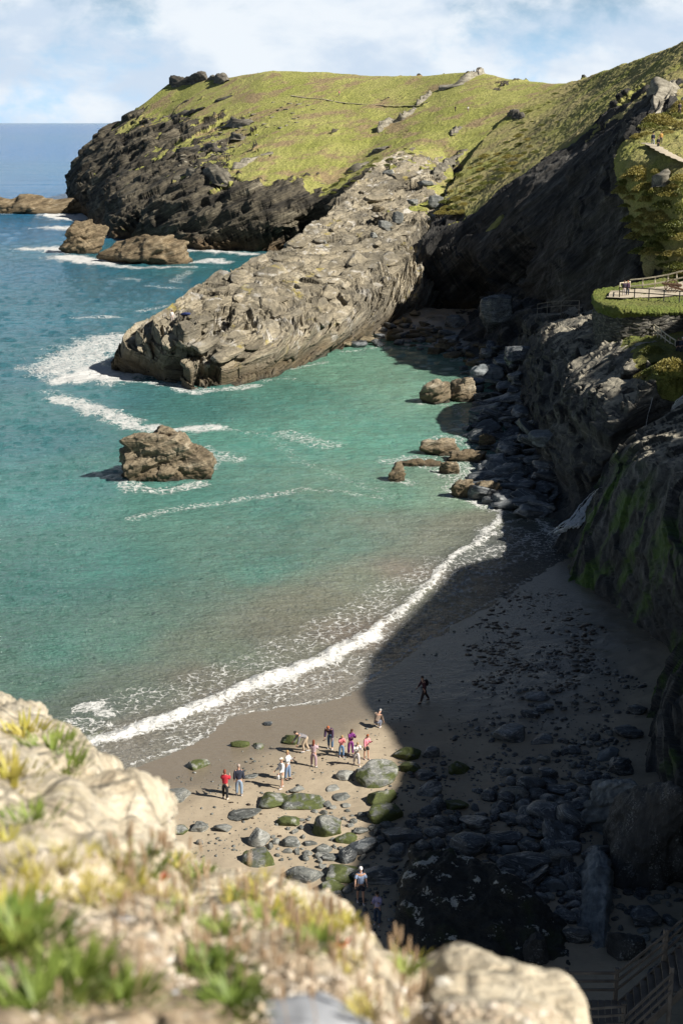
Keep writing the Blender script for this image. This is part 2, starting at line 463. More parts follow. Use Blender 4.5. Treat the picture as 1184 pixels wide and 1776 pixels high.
# sand
def sand_mat():
    t = NT('wet and dry beach sand')
    x, y, z = t.sep()
    n1 = t.noise(.25, 5, .6); n2 = t.noise(3, 5, .65); n3 = t.noise(45, 3, .7); n4 = t.noise(9, 4, .7)
    dry = t.mix(t.map(n1, .35, .65), (.33, .265, .185), (.42, .345, .245))
    dry = t.mix(t.map(n2, .52, .72, 0, .5), dry, (.25, .20, .14))
    grit = t.map(n3, .60, .70, 0, .35); dry = t.mix(grit, dry, (.09, .08, .07))
    grit2 = t.map(n4, .66, .72, 0, .5); dry = t.mix(grit2, dry, (.06, .05, .04))
    w = t.math('ADD', t.attr('wet'), t.math('MULTIPLY', t.math('SUBTRACT', t.noise(.35, 4), .5), .35))
    wm = t.map(w, .25, .75, 0, 1, True)
    col = t.mix(wm, dry, t.mix(n2, (.17, .138, .10), (.215, .178, .132)))
    rg = t.map(wm, 0, 1, .92, .20)
    rp = t.mapping((1.2, 3.2, 1), (0, 0, R(-55)))
    wv = t.noise(1.6, 4, .5, .4, rp)
    h = t.math('ADD', t.math('MULTIPLY', wv, .8), t.math('MULTIPLY', n4, .35))
    h = t.math('ADD', h, t.math('MULTIPLY', n3, .1))
    return t.fin(col, rg, t.bump(h, .8, .05))
M['sand'] = sand_mat()

def sea_mat():
    t = NT('sea water with foam')
    base = t.attr('wcol', True)
    foam = t.attr('foam')
    # water colour patches: darker weed and lighter sand below, drifting streaks
    n1 = t.noise(.045, 5, .6, .3); n2 = t.noise(.25, 4, .55, .2, t.mapping((1, 2.5, 1), (0, 0, R(-12))))
    k = t.math('ADD', t.math('MULTIPLY', n1, .6), t.math('MULTIPLY', n2, .4))
    cs = t.n('ShaderNodeCombineColor'); [t.l(t.map(k, .3, .7, .80, 1.22), cs.inputs[i]) for i in range(3)]
    col = t.mix(1.0, base, cs.outputs[0], 'MULTIPLY')
    wd = t.n('ShaderNodeVectorMath', operation='SCALE'); nz = t.n('ShaderNodeTexNoise'); t.l(t.pos, nz.inputs['Vector']); nz.inputs['Scale'].default_value = .9; nz.inputs['Detail'].default_value = 4
    t.l(nz.outputs['Color'], wd.inputs[0]); wd.inputs['Scale'].default_value = 1.5
    wp = t.n('ShaderNodeVectorMath', operation='ADD'); t.l(t.pos, wp.inputs[0]); t.l(wd.outputs[0], wp.inputs[1])
    v1 = t.voro(1.5, wp.outputs[0], 'DISTANCE_TO_EDGE').outputs['Distance']
    v2 = t.voro(4.2, wp.outputs[0], 'DISTANCE_TO_EDGE').outputs['Distance']
    lace = t.math('ADD', t.math('MINIMUM', t.math('MULTIPLY', v1, 1.0), t.math('ADD', t.math('MULTIPLY', v2, 1.6), .05)), t.math('MULTIPLY', t.math('SUBTRACT', t.noise(2.2, 5, .7), .47), .55))
    br = t.noise(1.1, 5, .7); brk = t.noise(7, 4, .7)
    th = t.math('MULTIPLY', foam, t.math('ADD', t.math('MULTIPLY', br, 1.1), t.math('MULTIPLY', brk, .5)))
    # lace where the foam value is middling, solid where high
    lm = t.map(t.math('SUBTRACT', t.math('MULTIPLY', th, .17), lace), -.02, .04)
    sol = t.map(t.math('ADD', th, t.math('MULTIPLY', t.math('SUBTRACT', t.noise(.7, 6, .75), .5), 1.5)), .70, 1.0)
    fm = t.math('MAXIMUM', t.math('MULTIPLY', lm, t.map(foam, .04, .35, 0, .9)), sol, clamp=True)
    col = t.mix(fm, col, t.mix(brk, (.62, .60, .56), (.84, .84, .82)))
    # waves
    y = t.sep()[1]
    chop = t.noise(.55, 5, .6, .3, t.mapping((1.0, 2.0, 1), (0, 0, R(-14))))
    chop2 = t.noise(2.6, 4, .6, .2, t.mapping((1.0, 2.2, 1), (0, 0, R(-20))))
    swl = t.noise(.10, 3, .5, .3, t.mapping((.5, 1.6, 1), (0, 0, R(-8))))
    far = t.noise(.018, 4, .6, .2, t.mapping((.6, 2.0, 1)))
    nearf = t.map(y, 60, 330, .30, 1.0)
    h = t.math('MULTIPLY', chop, nearf)
    h = t.math('ADD', h, t.math('MULTIPLY', chop2, .30))
    h = t.math('ADD', h, t.math('MULTIPLY', swl, .9))
    b1 = t.bump(h, 1.0, 1.1)
    b1 = t.bump(far, t.map(y, 250, 900, 0, 1.0), 9.0, b1)
    b1 = t.bump(fm, .5, .05, b1)
    t.b.inputs['IOR'].default_value = 1.33; t.b.inputs['Specular IOR Level'].default_value = .38
    return t.fin(col, t.map(fm, 0, 1, .12, .8), b1)
M['sea'] = sea_mat()

def leafmat(name, a, b, sss=True):
    t = NT(name); n = t.noise(9, 3)
    oi = t.n('ShaderNodeObjectInfo').outputs['Random']
    c = t.mix(t.map(t.math('ADD', t.math('MULTIPLY', n, .8), t.math('MULTIPLY', oi, .2)), .3, .7), a, b)
    t.fin(c, .55)
    tr = t.n('ShaderNodeBsdfTranslucent'); t.l(c, tr.inputs[0])
    mx = t.n('ShaderNodeMixShader'); mx.inputs[0].default_value = .3
    t.l(t.b.outputs[0], mx.inputs[1]); t.l(tr.outputs[0], mx.inputs[2]); t.l(mx.outputs[0], t.out.inputs[0])
    return t.m
M['leaf'] = leafmat('fresh green leaves', (.13, .20, .03), (.34, .40, .09))
M['leafdry'] = leafmat('yellowing leaves', (.40, .38, .05), (.55, .45, .12))
M['seed'] = leafmat('dry seed heads', (.38, .26, .16), (.58, .43, .28))
M['redleaf'] = leafmat('red leaf', (.45, .04, .02), (.6, .08, .04))

def fore_mat():
    t = NT('sunlit foreground rock and soil')
    a = t.noise(2.2, 7, .65, .5, t.mapping((1, 1, 2.4), (R(25), R(10), 0)))
    b = t.noise(14, 6, .7); c = t.noise(.9, 4)
    m = t.math('ADD', t.math('MULTIPLY', a, .55), t.math('MULTIPLY', b, .45))
    rock = t.ramp(m, [(.28, (.20, .145, .09)), (.38, (.46, .37, .25)), (.50, (.64, .55, .40)), (.66, (.78, .71, .57))])
    pe = t.voro(38, None); pcol = t.ramp(pe.outputs['Color'], [(.15, (.24, .17, .11)), (.45, (.42, .32, .22)), (.75, (.54, .45, .33)), (.95, (.76, .71, .62))])
    soil = t.mix(t.map(pe.outputs['Distance'], .2, .6, 0, .8), pcol, (.40, .30, .19))
    g = t.math('ADD', t.attr('grass'), t.math('MULTIPLY', t.math('SUBTRACT', c, .5), .7))
    gm = t.map(g, .4, .6)
    col = t.mix(gm, rock, soil)
    cr = t.voro(2.1, t.mapping((1, 1, 2.2), (R(25), R(10), 0)), 'DISTANCE_TO_EDGE').outputs['Distance']
    lc = t.noise(5.5, 5, .7, 0, t.mapping(loc=(4, 4, 4)))
    col = t.mix(t.map(lc, .58, .66, 0, .6), col, (.50, .42, .22))
    cc_ = t.n('ShaderNodeCombineColor'); ck_ = t.math('MULTIPLY', t.map(cr, 0, .03, .45, 1), t.map(t.noise(26, 4, .7), .3, .6, .72, 1.08)); [t.l(ck_, cc_.inputs[i]) for i in range(3)]
    col = t.mix(1.0, col, cc_.outputs[0], 'MULTIPLY')
    bl_ = t.noise(1.3, 5, .65, .3, t.mapping(loc=(9, 2, 5))); col = t.mix(t.map(bl_, .55, .70, 0, .65), col, (.34, .28, .19))
    h = t.math('ADD', a, t.math('MULTIPLY', b, .8))
    h = t.math('ADD', h, t.math('MULTIPLY', t.map(cr, 0, .05), .3))
    h = t.math('ADD', h, t.math('MULTIPLY', pe.outputs['Distance'], -.10))
    return t.fin(col, .9, t.bump(h, 1.0, .05))
M['fore'] = fore_mat()
def fall_mat():
    t = NT('falling white water')
    n = t.noise(3, 6, .7, .5, t.mapping((1, 1, .35)))
    c = t.mix(t.map(n, .35, .65), (.62, .68, .72), (.95, .96, .97))
    return t.fin(c, .4, t.bump(n, 1, .2))
M['fall'] = fall_mat()
def wall_mat():
    t = NT('dry slate masonry')
    br = t.n('ShaderNodeTexVoronoi', feature='DISTANCE_TO_EDGE'); t.l(t.mapping((1.6, 1.6, 6)), br.inputs['Vector']); br.inputs['Scale'].default_value = 1
    vc = t.voro(1, t.mapping((1.6, 1.6, 6))).outputs['Color']
    n = t.noise(3, 5)
    c = t.ramp(vc, [(.2, (.05, .047, .04)), (.5, (.11, .10, .085)), (.85, (.19, .175, .14))])
    c = t.mix(t.map(br.outputs['Distance'], 0, .08, .85, 0), c, (.015, .015, .012))
    c = t.mix(t.map(n, .5, .7, 0, .5), c, (.05, .05, .02))
    return t.fin(c, .9, t.bump(t.map(br.outputs['Distance'], 0, .12), 1, .08))
M['wall'] = wall_mat()
M['path'] = plain('trodden gravel path', (.42, .36, .27), .9, .25, 4, .03)
M['weed'] = plain('dark washed up seaweed', (.035, .02, .01), .5, .4, 5)
# ---------------------------------------------------------------- terrain
def colgrid(cols, conv):
    """cols: list of columns (base -> top) of (px,py,D,grass) or ('w',X,Y,Z,g)"""
    out = []
    for c in cols:
        cc = []
        for q in c:
            if q[0] == 'w': cc.append((q[1], q[2], q[3], q[4]))
            else:
                px, py, D, g = q
                p = atZ(px, py, 0) if D is None else conv(px, py, D)
                cc.append((*p, g))
        out.append(cc)
    return np.array(out).transpose(1, 0, 2)

def extend(ctrl, below=None, top=None):
    """below=(dx,dy,dz): an extra first row; top=list of (dx,dy,dz,g) extra last rows"""
    rows = [r for r in ctrl]
    if below is not None:
        b = rows[0].copy(); b[:, 0] += below[0]; b[:, 1] += below[1]; b[:, 2] = below[2]; rows.insert(0, b)
    for (dx, dy, dz, g) in (top or []):
        b = rows[-1].copy(); b[:, 0] += dx; b[:, 1] += dy; b[:, 2] += dz; b[:, 3] = g; rows.append(b)
    return np.array(rows)

# --- headland across the bay (turf top, dark sea cliff)
hd = [
 [(165,350,500,0),(160,322,505,0),(170,300,505,0),(195,265,500,0),(235,232,500,.4),(265,205,500,.8),(290,182,500,.9),(318,152,500,1)],
 [(120,352,418,0),(113,320,418,0),(117,290,420,0),(150,250,424,.0),(200,215,428,.15),(235,190,430,.5),(268,163,432,.8),(300,139,436,1)],
 [(150,376,365,0),(150,338,370,0),(163,303,378,0),(198,268,388,.15),(243,226,400,.42),(278,200,410,.6),(305,172,418,.95),(335,138,428,1)],
 [(198,416,287,0),(202,383,292,0),(215,350,300,0),(255,306,318,.15),(300,268,335,.38),(338,227,355,.5),(362,185,380,.95),(395,133,410,1)],
 [(300,429,268,0),(298,395,271,0),(305,360,276,0),(325,322,286,.22),(372,292,300,.42),(408,247,325,.6),(432,185,358,1),(468,121,392,1)],
 [(400,438,258,0),(400,405,261,0),(402,368,265,0),(405,328,272,.1),(440,292,285,.8),(482,240,310,1),(520,183,345,1),(560,124,380,1)],
 [(470,440,255,0),(472,405,258,0),(475,370,261,0),(478,338,266,.2),(522,300,280,1),(570,242,302,1),(602,188,335,1),(650,131,365,1)],
 [(520,430,262,0),(530,400,262,0),(540,370,263,0),(552,342,266,.3),(602,302,278,.95),(650,242,300,1),(690,190,325,1),(738,130,350,1)],
 [(600,430,245,0),(615,392,246,0),(632,345,250,0),(660,300,256,.1),(700,262,268,.7),(742,225,288,1),(786,172,310,1),(822,123,332,.8)],
 [(715,440,222,0),(725,400,226,0),(738,352,235,0),(758,312,245,.3),(790,275,258,.9),(820,232,275,1),(850,182,295,1),(884,137,318,1)],
 [(800,450,215,.5),(820,405,222,.5),(832,355,232,.6),(850,305,242,.9),(872,262,252,1),(902,222,265,1),(930,182,282,1),(962,144,302,1)],
 [(900,455,215,1),(915,405,222,1),(930,360,230,1),(948,310,240,1),(968,268,250,1),(990,230,262,1),(1010,190,276,1),(1030,141,295,1)],
 [(1050,455,215,1),(1060,405,222,1),(1070,360,230,1),(1080,310,240,1),(1090,268,250,1),(1100,230,262,1),(1110,190,276,1),(1130,150,295,1)],
]
ctrl = colgrid(hd, ato)
ctrl = extend(ctrl, (0, -3, -6), [(12, 45, -1.5, 1), (20, 90, -14, 1), (30, 130, -45, .5)])
HEAD = patch('headland', ctrl, 420, 900, M['headland'], b=(-.42, .05, .90), amp=1.7, L=2.6, blur=.22, gamp=.34, fine=.16, tus=2.2, gn=1.3, kb=.12, kl=1.0, stp=((5.0, 2.0), .35), bed=((4.5, 1.9, .8), .50), ax=(.5, -.85, .2),
             dents=[(ato(440,425,257),(24,14,5),5), (ato(235,400,288),(9,9,7),5), (ato(560,385,262),(9,9,5),5), (ato(175,345,365),(10,12,8),5)],
             sky=lambda p: .25 + .75 * (1 - smooth(30, 46, p[:, 2])))

# --- slate ledge running out into the bay
lg = [
 [('w',-30.5,207,-2,0),('w',-30.8,208,1.2,0),('w',-30.5,209,2.4,0),('w',-30,210,3.0,0),('w',-29.5,211,3.0,0),('w',-29.5,213,1.5,0),('w',-29.5,215,-3,0)],
 [(196,641,None,0),(193,618,128.6,0),(203,600,129.8,0),(222,585,131,0),(232,575,132.5,0),(236,580,135,0),(236,600,137,0)],
 [(250,652,None,0),(250,612,125.8,0),(258,583,127.2,0),(272,562,128.5,0),(286,541,130.8,0),(297,532,133,0),(302,560,136,0)],
 [(335,676,None,0),(323,636,120.5,0),(318,600,121.8,0),(322,572,123.5,0),(322,540,128,0),(330,502,138,0),(338,498,143,0)],
 [(400,668,None,0),(400,640,121.8,0),(392,600,124,0),(390,556,129,0),(390,505,139,0),(368,476,146,0),(372,474,151,0)],
 [(470,655,None,0),(480,612,126.5,0),(482,582,128.8,0),(480,522,138.5,.0),(465,480,149,0),(430,452,157,0),(436,452,163,0)],
 [(540,626,None,0),(560,588,136.5,0),(562,560,138.5,0),(562,502,149.5,.05),(542,450,168,.0),(505,418,183,0),(512,420,192,0)],
 [(610,596,None,0),(630,562,146.5,0),(642,532,149.5,0),(642,470,163,.15),(612,412,187,.0),(560,370,205,0),(568,372,216,0)],
 [(690,562,None,0),(692,532,163,0),(690,482,168,0),(688,430,181,.2),(652,372,205,.15),(602,330,225,0),(612,334,236,.3)],
 [(735,532,170,0),(720,492,172,0),(722,440,182,0),(722,395,193,.4),(700,332,222,.2),(645,292,243,0),(652,296,254,.4)],
 [(765,502,178,0),(752,452,185,.1),(748,402,195,.3),(748,352,210,.6),(735,302,234,.3),(700,262,254,.4),(706,268,266,.6)],
 [(800,480,186,0),(785,440,192,.3),(785,392,202,.5),(790,342,218,.8),(785,298,240,.8),(765,258,262,.8),(770,262,276,.8)],
]
ctrl = colgrid(lg, ato)
ctrl[-1, 1:, 2] -= np.linspace(3, 2, ctrl.shape[1] - 1); ctrl[4:, 2:8, 2] -= .8
ctrl = extend(ctrl, (0, -2.5, -4))
last = ctrl[-1].copy(); last[:, 1] += 5; last[:, 0] -= 3; last[:, 2] = -4; ctrl = np.concatenate([ctrl, last[None]])
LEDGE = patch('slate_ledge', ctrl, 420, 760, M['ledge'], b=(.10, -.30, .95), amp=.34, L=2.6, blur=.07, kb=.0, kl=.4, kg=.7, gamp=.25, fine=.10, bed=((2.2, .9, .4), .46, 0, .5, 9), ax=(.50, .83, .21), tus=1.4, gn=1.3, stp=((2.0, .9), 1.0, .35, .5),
              dents=[(ato(388,548,129),(1.6,5,2.6),4.0), (ato(296,640,121.5),(1.3,4,3.5),4.5), (ato(352,650,120.5),(1.2,4,3),2.5), (ato(345,612,121.5),(4,3,1.2),2), (ato(372,645,120.8),(.9,3,3),2.5), (ato(500,625,130),(5,3,.8),1.5),
                     (ato(355,497,138),(3,3,2),2.5), (ato(430,480,150),(5,2,1),1.5), (ato(655,395,197),(6,3,2),3), (ato(672,398,196),(3,3,2),2.5), (ato(640,385,200),(4,3,1.5),2.5), (ato(705,330,224),(4,4,2.5),3), (ato(680,372,206),(3,3,1.5),3)])

# --- mainland hillside and its shaded cliff
hl = [
 [(712,560,163,0),(712,500,172,0),(722,460,178,0),(742,405,188,0),(765,352,205,.5),(795,302,230,1),(832,252,255,1),(880,202,275,1),(930,167,290,1),(972,147,300,1)],
 [(775,560,163,0),(775,500,168,0),(785,450,173,0),(805,398,180,.3),(825,352,192,.9),(855,300,212,1),(892,250,235,1),(938,202,255,1),(978,168,270,1),(1012,137,280,1)],
 [(850,555,158,0),(850,500,158,0),(862,450,161,0),(885,398,165,0),(905,330,174,.3),(935,285,187,.8),(968,240,205,1),(1000,192,225,1),(1030,154,240,1),(1062,117,250,1)],
 [(920,550,148,0),(922,495,149,0),(932,430,152,0),(955,368,156,0),(985,305,163,.0),(1015,247,174,.2),(1048,202,188,.8),(1075,164,202,1),(1095,134,215,1),(1124,97,225,1)],
 [(990,545,133,0),(995,490,135,0),(1002,430,138,0),(1022,368,142,0),(1050,305,148,0),(1080,240,155,0),(1108,190,163,.1),(1138,152,176,.7),(1162,112,190,1),(1188,70,205,1)],
 [(1040,540,122,0),(1050,485,125,0),(1068,430,127,0),(1085,380,129,.1),(1068,325,132,.3),(1066,282,135,.6),(1096,222,142,.3),(1142,165,155,.1),(1192,128,175,.8),(1232,52,195,1)],
 [(1075,530,118.5,0),(1090,470,121,.2),(1118,430,122.5,.75),(1122,375,124.5,1),(1108,320,127.5,1),(1105,275,130.5,1),(1140,235,137,1),(1185,190,147,.8),(1230,132,165,1),(1290,42,190,1)],
 [(1184,520,116,.5),(1184,462,118,.9),(1184,412,119.5,1),(1184,355,121.5,1),(1184,308,124,1),(1188,268,127,1),(1222,230,134,1),(1262,180,145,1),(1312,122,160,1),(1382,32,185,1)],
 [(1300,520,113,1),(1300,465,115,1),(1300,415,117,1),(1300,362,119,1),(1300,310,121.5,1),(1310,268,125,1),(1340,228,132,1),(1380,178,143,1),(1430,118,158,1),(1500,28,182,1)],
 [(1480,520,112,1),(1480,465,114,1),(1480,415,116,1),(1480,362,118,1),(1480,310,120.5,1),(1490,268,124,1),(1520,228,131,1),(1560,178,142,1),(1610,118,157,1),(1680,28,181,1)],
]
ctrl = colgrid(hl, ato)
ctrl = extend(ctrl, (-1, -4, -2), [(10, 30, 0, 1), (25, 70, -8, 1), (40, 120, -40, 1)])
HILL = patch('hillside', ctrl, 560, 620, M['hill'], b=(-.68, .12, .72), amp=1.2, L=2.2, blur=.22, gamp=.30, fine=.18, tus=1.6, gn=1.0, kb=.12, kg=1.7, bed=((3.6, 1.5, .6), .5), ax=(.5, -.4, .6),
             dents=[(ato(760,500,170),(10,13,7),12), (ato(880,480,158),(6,10,8),9), (ato(830,500,165),(7,9,5),6), (ato(1170,395,118),(3,3,3),1.5), (ato(1150,330,120),(2,2,1.2),1.5)])

# --- shelf cliff between cave and waterfall gorge
sh = [
 [(800,590,None,0),(808,570,236,0),(822,552,240,0),(838,534,244,0),(850,520,246,0),(880,508,248,0),(925,500,246,0)],
 [(835,622,None,0),(848,600,214,0),(862,578,216,0),(880,560,218,0),(895,545,219,0),(935,536,217,0),(985,528,212,0)],
 [(870,640,None,0),(885,612,199,0),(900,590,198,0),(920,570,196,0),(940,556,194,0),(985,552,189,0),(1035,545,183,.1)],
 [(905,712,None,0),(925,672,164.5,0),(945,640,163.5,0),(965,612,162,0),(985,598,160.5,0),(1030,590,157.5,.2),(1085,580,153,.9)],
 [(925,800,143.5,0),(945,748,143,0),(965,705,142.5,0),(985,672,142,0),(1000,652,141.5,0),(1050,640,138,.05),(1105,618,136,.5)],
 [(950,845,133,0),(965,785,134,0),(985,735,133.5,0),(1005,700,133,0),(1018,682,132.5,0),(1060,668,131,.0),(1110,645,130,.7)],
 [(985,872,126,0),(1000,800,125.5,0),(1020,740,126.5,0),(1040,695,127.5,0),(1052,674,128,0),(1092,664,130.5,0),(1140,643,131,.9)],
 [(1000,905,119.5,0),(1020,850,120,0),(1045,790,120.5,0),(1070,740,121,0),(1085,712,121.5,0),(1110,690,122.5,.3),(1150,655,123,1)],
 [(1060,905,120,0),(1080,850,120.5,0),(1105,790,121,0),(1130,740,121.5,0),(1150,712,122,0),(1175,685,122,.8),(1210,650,121,1)],
 [(1150,905,121,0),(1170,850,121,0),(1190,790,121,0),(1205,740,121.5,.5),(1220,712,122,.8),(1240,685,121,1),(1300,650,119,1)],
]
ctrl = colgrid(sh, at)
# low apron of bedrock in front of the foot
ap = ctrl[0].copy(); ap[:, 0] -= 5.0; ap[:, 1] -= 1.5; ap[:, 2] = -1.6; ctrl[0, :, 2] = .8
ctrl = np.concatenate([ap[None], ctrl])
ctrl[-1, 4:, 2] += .8; flat = ctrl[-1].copy(); flat[:, 0] += 9; flat[:, 1] += 1; flat[:, 2] += .5; flat[:, 3] = 1
flat2 = flat.copy(); flat2[:, 0] += 16; flat2[:, 2] += 1.0
ctrl = np.concatenate([ctrl, flat[None], flat2[None]])
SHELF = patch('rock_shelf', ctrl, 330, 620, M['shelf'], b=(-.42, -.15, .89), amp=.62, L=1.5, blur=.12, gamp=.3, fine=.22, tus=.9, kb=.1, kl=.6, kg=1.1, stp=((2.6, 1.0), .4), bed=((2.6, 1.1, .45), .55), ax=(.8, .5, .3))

# --- cliff right of the waterfall and the near wall of the cove
nb = [
 [(1010,890,121,0),(1050,830,122,0),(1090,780,123,0),(1115,752,123.5,0),(1130,738,124,.1),(1165,718,124,.5),(1200,695,122,.6)],
 [(975,928,116,0),(998,890,115,0),(1024,842,114.5,0),(1050,800,114,0),(1086,766,113.5,.05),(1130,737,114.2,.2),(1190,706,115,.5)],
 [(978,978,108.5,0),(1010,930,107.5,0),(1045,875,107,0),(1080,825,106.5,0),(1110,787,106.2,.05),(1150,760,107.6,.1),(1200,736,108.6,.2)],
 [(1012,1020,102.5,0),(1050,972,101,0),(1090,915,100,0),(1130,860,99,0),(1160,816,98.6,0),(1200,791,99.6,.1),(1260,762,100.3,.2)],
 [(1062,1066,96.5,0),(1102,1030,94.5,0),(1150,960,92.5,0),(1186,900,91,0),(1232,840,89.5,0),(1290,765,89,.2)],
 [(1120,1122,90,0),(1150,1080,88.5,0),(1186,1020,86.5,0),(1230,960,84.5,0),(1280,880,82.5,0),(1350,785,80.5,.2)],
 [(1180,1165,85,0),(1200,1120,84,0),(1240,1060,82.5,0),(1290,980,80.5,0),(1340,900,78.5,0),(1420,800,76.5,.2)],
 [(1134,1200,82.5,0),(1150,1168,82,0),(1172,1138,81,0),(1202,1108,80,0),(1262,1050,78,0),(1345,975,76,.2)],
 [(1118,1272,76.3,0),(1134,1240,75.6,0),(1160,1190,74.6,0),(1196,1140,73.5,0),(1252,1080,72,0),(1345,1000,70,.2)],
 [(1106,1352,70.3,0),(1130,1308,69.6,0),(1160,1250,68.6,0),(1202,1180,67.3,0),(1262,1100,66,0),(1365,1020,64,.2)],
 [(1112,1402,67,0),(1150,1360,66.3,0),(1192,1290,65.2,0),(1232,1210,64,0),(1292,1130,62,0),(1390,1050,60,.2)],
 [(1150,1472,62.6,0),(1182,1440,62,0),(1222,1370,60.5,0),(1272,1290,59,0),(1332,1200,57,0),(1440,1100,55,.2)],
 [(1180,1600,56,0),(1216,1560,55.3,0),(1252,1480,54,0),(1302,1400,52.5,0),(1372,1300,50.5,0),(1490,1200,48.5,.2)],
 [(1195,1776,48.3,0),(1235,1730,47.5,0),(1282,1650,46,0),(1342,1550,44.5,0),(1422,1450,42.5,0),(1560,1350,40.5,.2)],
]
for c_ in nb:
    if len(c_) == 6:
        m_ = tuple((a_ + b_) / 2 for a_, b_ in zip(c_[2], c_[3])); c_.insert(3, m_)
ctrl = colgrid(nb, at)
ap = ctrl[0].copy(); ap[:, 0] -= .8; ap[:, 2] = -.8
ctrl = np.concatenate([ap[None], ctrl])
HQ = [30, 36, 42, 50, 54, 59, 63, 67, 69.3, 73.4, 76, 81, 101, 104, 106, 109, 112, 116, 119, 121.5, 124, 130, 136, 140, 150, 156, 170, 185, 200]
HH = [14, 20, 24, 25.6, 26.2, 27.4, 27.6, 28.9, 30.6, 34.2, 35.2, 36.6, 38.4, 37, 35.6, 36.2, 38.2, 40.3, 41.4, 42.0, 44.8, 46.4, 50.2, 50.2, 49.6, 49.6, 55, 60, 60]
def hoff(q):
    return np.interp(q, HQ, HH)
rg = ctrl[-1].copy()
rg2 = rg.copy(); rg2[:, 0] += 9; rg2[:, 1] -= 1
for i in range(rg2.shape[0]):
    p_ = SC * rg2[i, 0] + SS * rg2[i, 1]; q_ = -SS * rg2[i, 0] + SC * rg2[i, 1]
    rg2[i, 2] = max(rg[i, 2] + .5, (hoff(q_) + p_) * TS - 4); rg2[i, 3] = .7
rg3 = rg2.copy(); rg3[:, 0] += 14; rg3[:, 2] += 2.0; rg3[:, 3] = 1
for i in range(rg3.shape[0]):
    p_ = SC * rg3[i, 0] + SS * rg3[i, 1]; q_ = -SS * rg3[i, 0] + SC * rg3[i, 1]
    rg3[i, 2] = min(rg3[i, 2], (hoff(q_) + p_) * TS - 3)
rg4 = rg3.copy(); rg4[:, 0] += 60; rg4[:, 2] += 0
ctrl = np.concatenate([ctrl, rg2[None], rg3[None], rg4[None]])
# carry the wall on towards the island behind the viewer
ex = ctrl[:, -1:, :].copy(); ex[..., 1] -= 14; ex[..., 0] += 3; ex[-3:, :, 2] *= .95
ex2 = ex.copy(); ex2[..., 1] -= 16; ex2[..., 2] *= .7
ctrl = np.concatenate([ctrl, ex, ex2], axis=1)
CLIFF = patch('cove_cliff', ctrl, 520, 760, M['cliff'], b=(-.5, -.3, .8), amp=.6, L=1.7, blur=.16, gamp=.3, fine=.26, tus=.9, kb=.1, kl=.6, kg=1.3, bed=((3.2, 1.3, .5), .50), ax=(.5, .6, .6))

# --- the crest of the mainland just outside the frame, whose shadow lies on the beach
qs = np.unique(np.concatenate([np.arange(24, 52, 4.), np.arange(50, 86, 1.6), np.arange(86, 190, 2.)])); cr_ = []
for q_ in qs:
    x0 = 18 + .27 * max(q_ - 20, 0)
    row = []
    def pt(xx, dz, g, top=None):
        # point on the sun line of this q at a given X: X = SC p - SS q ; Y = SS p + SC q
        p_ = (xx + SS * q_) / SC; return (xx, SS * p_ + SC * q_, (hoff(q_) + p_) * TS if top is None else top, g) if dz is None else (xx, SS * p_ + SC * q_, (hoff(q_) + p_) * TS + dz, g)
    row = [pt(x0 + 3, -12, 0), pt(x0 + 9, -6.5, .3), pt(x0 + 14, None, .8), pt(x0 + 24, -8.4, 1), pt(x0 + 60, -40, 1), pt(x0 + 110, -88, 1)]
    cr_.append(row)
cr_ = np.array(cr_).transpose(1, 0, 2)
patch('mainland_crest', cr_, 160, 520, M['hill'], b=(-.5, -.3, .8), amp=.30, blur=.05, gamp=.10, tus=1.5, gn=.5)
# ---------------------------------------------------------------- beach
SHORE = [(-60,1460),(60,1410),(120,1380),(230,1325),(330,1292),(400,1240),(505,1223),(586,1211),(652,1168),(720,1122),(790,1078),(870,1032),(930,995),(975,965),(1010,940)]
shore = np.array([atZ(x, y)[:2] for x, y in SHORE])
def polydist(Q, pl):
    """unsigned distance and side to a polyline"""
    best = np.full(len(Q), 1e9); side = np.zeros(len(Q)); tt = np.zeros(len(Q)); acc = 0; bpd = np.zeros(len(Q))
    for a, b in zip(pl[:-1], pl[1:]):
        d = b - a; L2 = d @ d; L = math.sqrt(L2)
        t = np.clip(((Q - a) @ d) / L2, 0, 1); pr = a + t[:, None] * d
        r = Q - pr; ds = np.hypot(r[:, 0], r[:, 1]); m = ds < best
        cr = d[0] * (Q[:, 1] - a[1]) - d[1] * (Q[:, 0] - a[0]); pd = np.abs(cr) / L
        tie = np.abs(ds - best) < 1e-5; m = (m & ~tie) | (tie & (pd > bpd)); bpd = np.where(m, pd, bpd)
        best = np.where(m, ds, best); side = np.where(m, np.sign(cr), side); tt = np.where(m, acc + t * L, tt); acc += L
    return best, side, tt
def beach_h(X, Y):
    Q = np.stack([X, Y], 1); d, s, _ = polydist(Q, shore); sd = -s * d     # positive inland (right of the shore line)
    P3 = np.stack([X, Y, 0 * X], 1)
    z = np.where(sd > 0, .035 * np.minimum(sd, 60) , .05 * np.maximum(sd, -30))
    z = z + smooth(2, 10, sd) * (.10 * fbm(P3 / 4, 3) + .03 * fbm(P3 / .9, 3))
    return z, sd
nx, ny = 460, 720
gx = np.linspace(-34, 36, nx); gy = np.linspace(38, 135, ny)
GX, GY = np.meshgrid(gx, gy)
bz, bsd = beach_h(GX.ravel(), GY.ravel())
wet = 1 - smooth(1.0, 10 + 18 * smooth(3, 15, GX.ravel()) , bsd + 1.2 * fbm(np.stack([GX.ravel() / 5, GY.ravel() / 5, 0 * GX.ravel()], 1), 3))
me = mesh_np('beach', np.stack([GX.ravel(), GY.ravel(), bz], 1), gridfaces(ny, nx), M['sand'], True, {'wet': wet})
tag(link('beach', me), kind='structure')
def bh(x, y): return float(beach_h(np.array([x]), np.array([y]))[0][0])

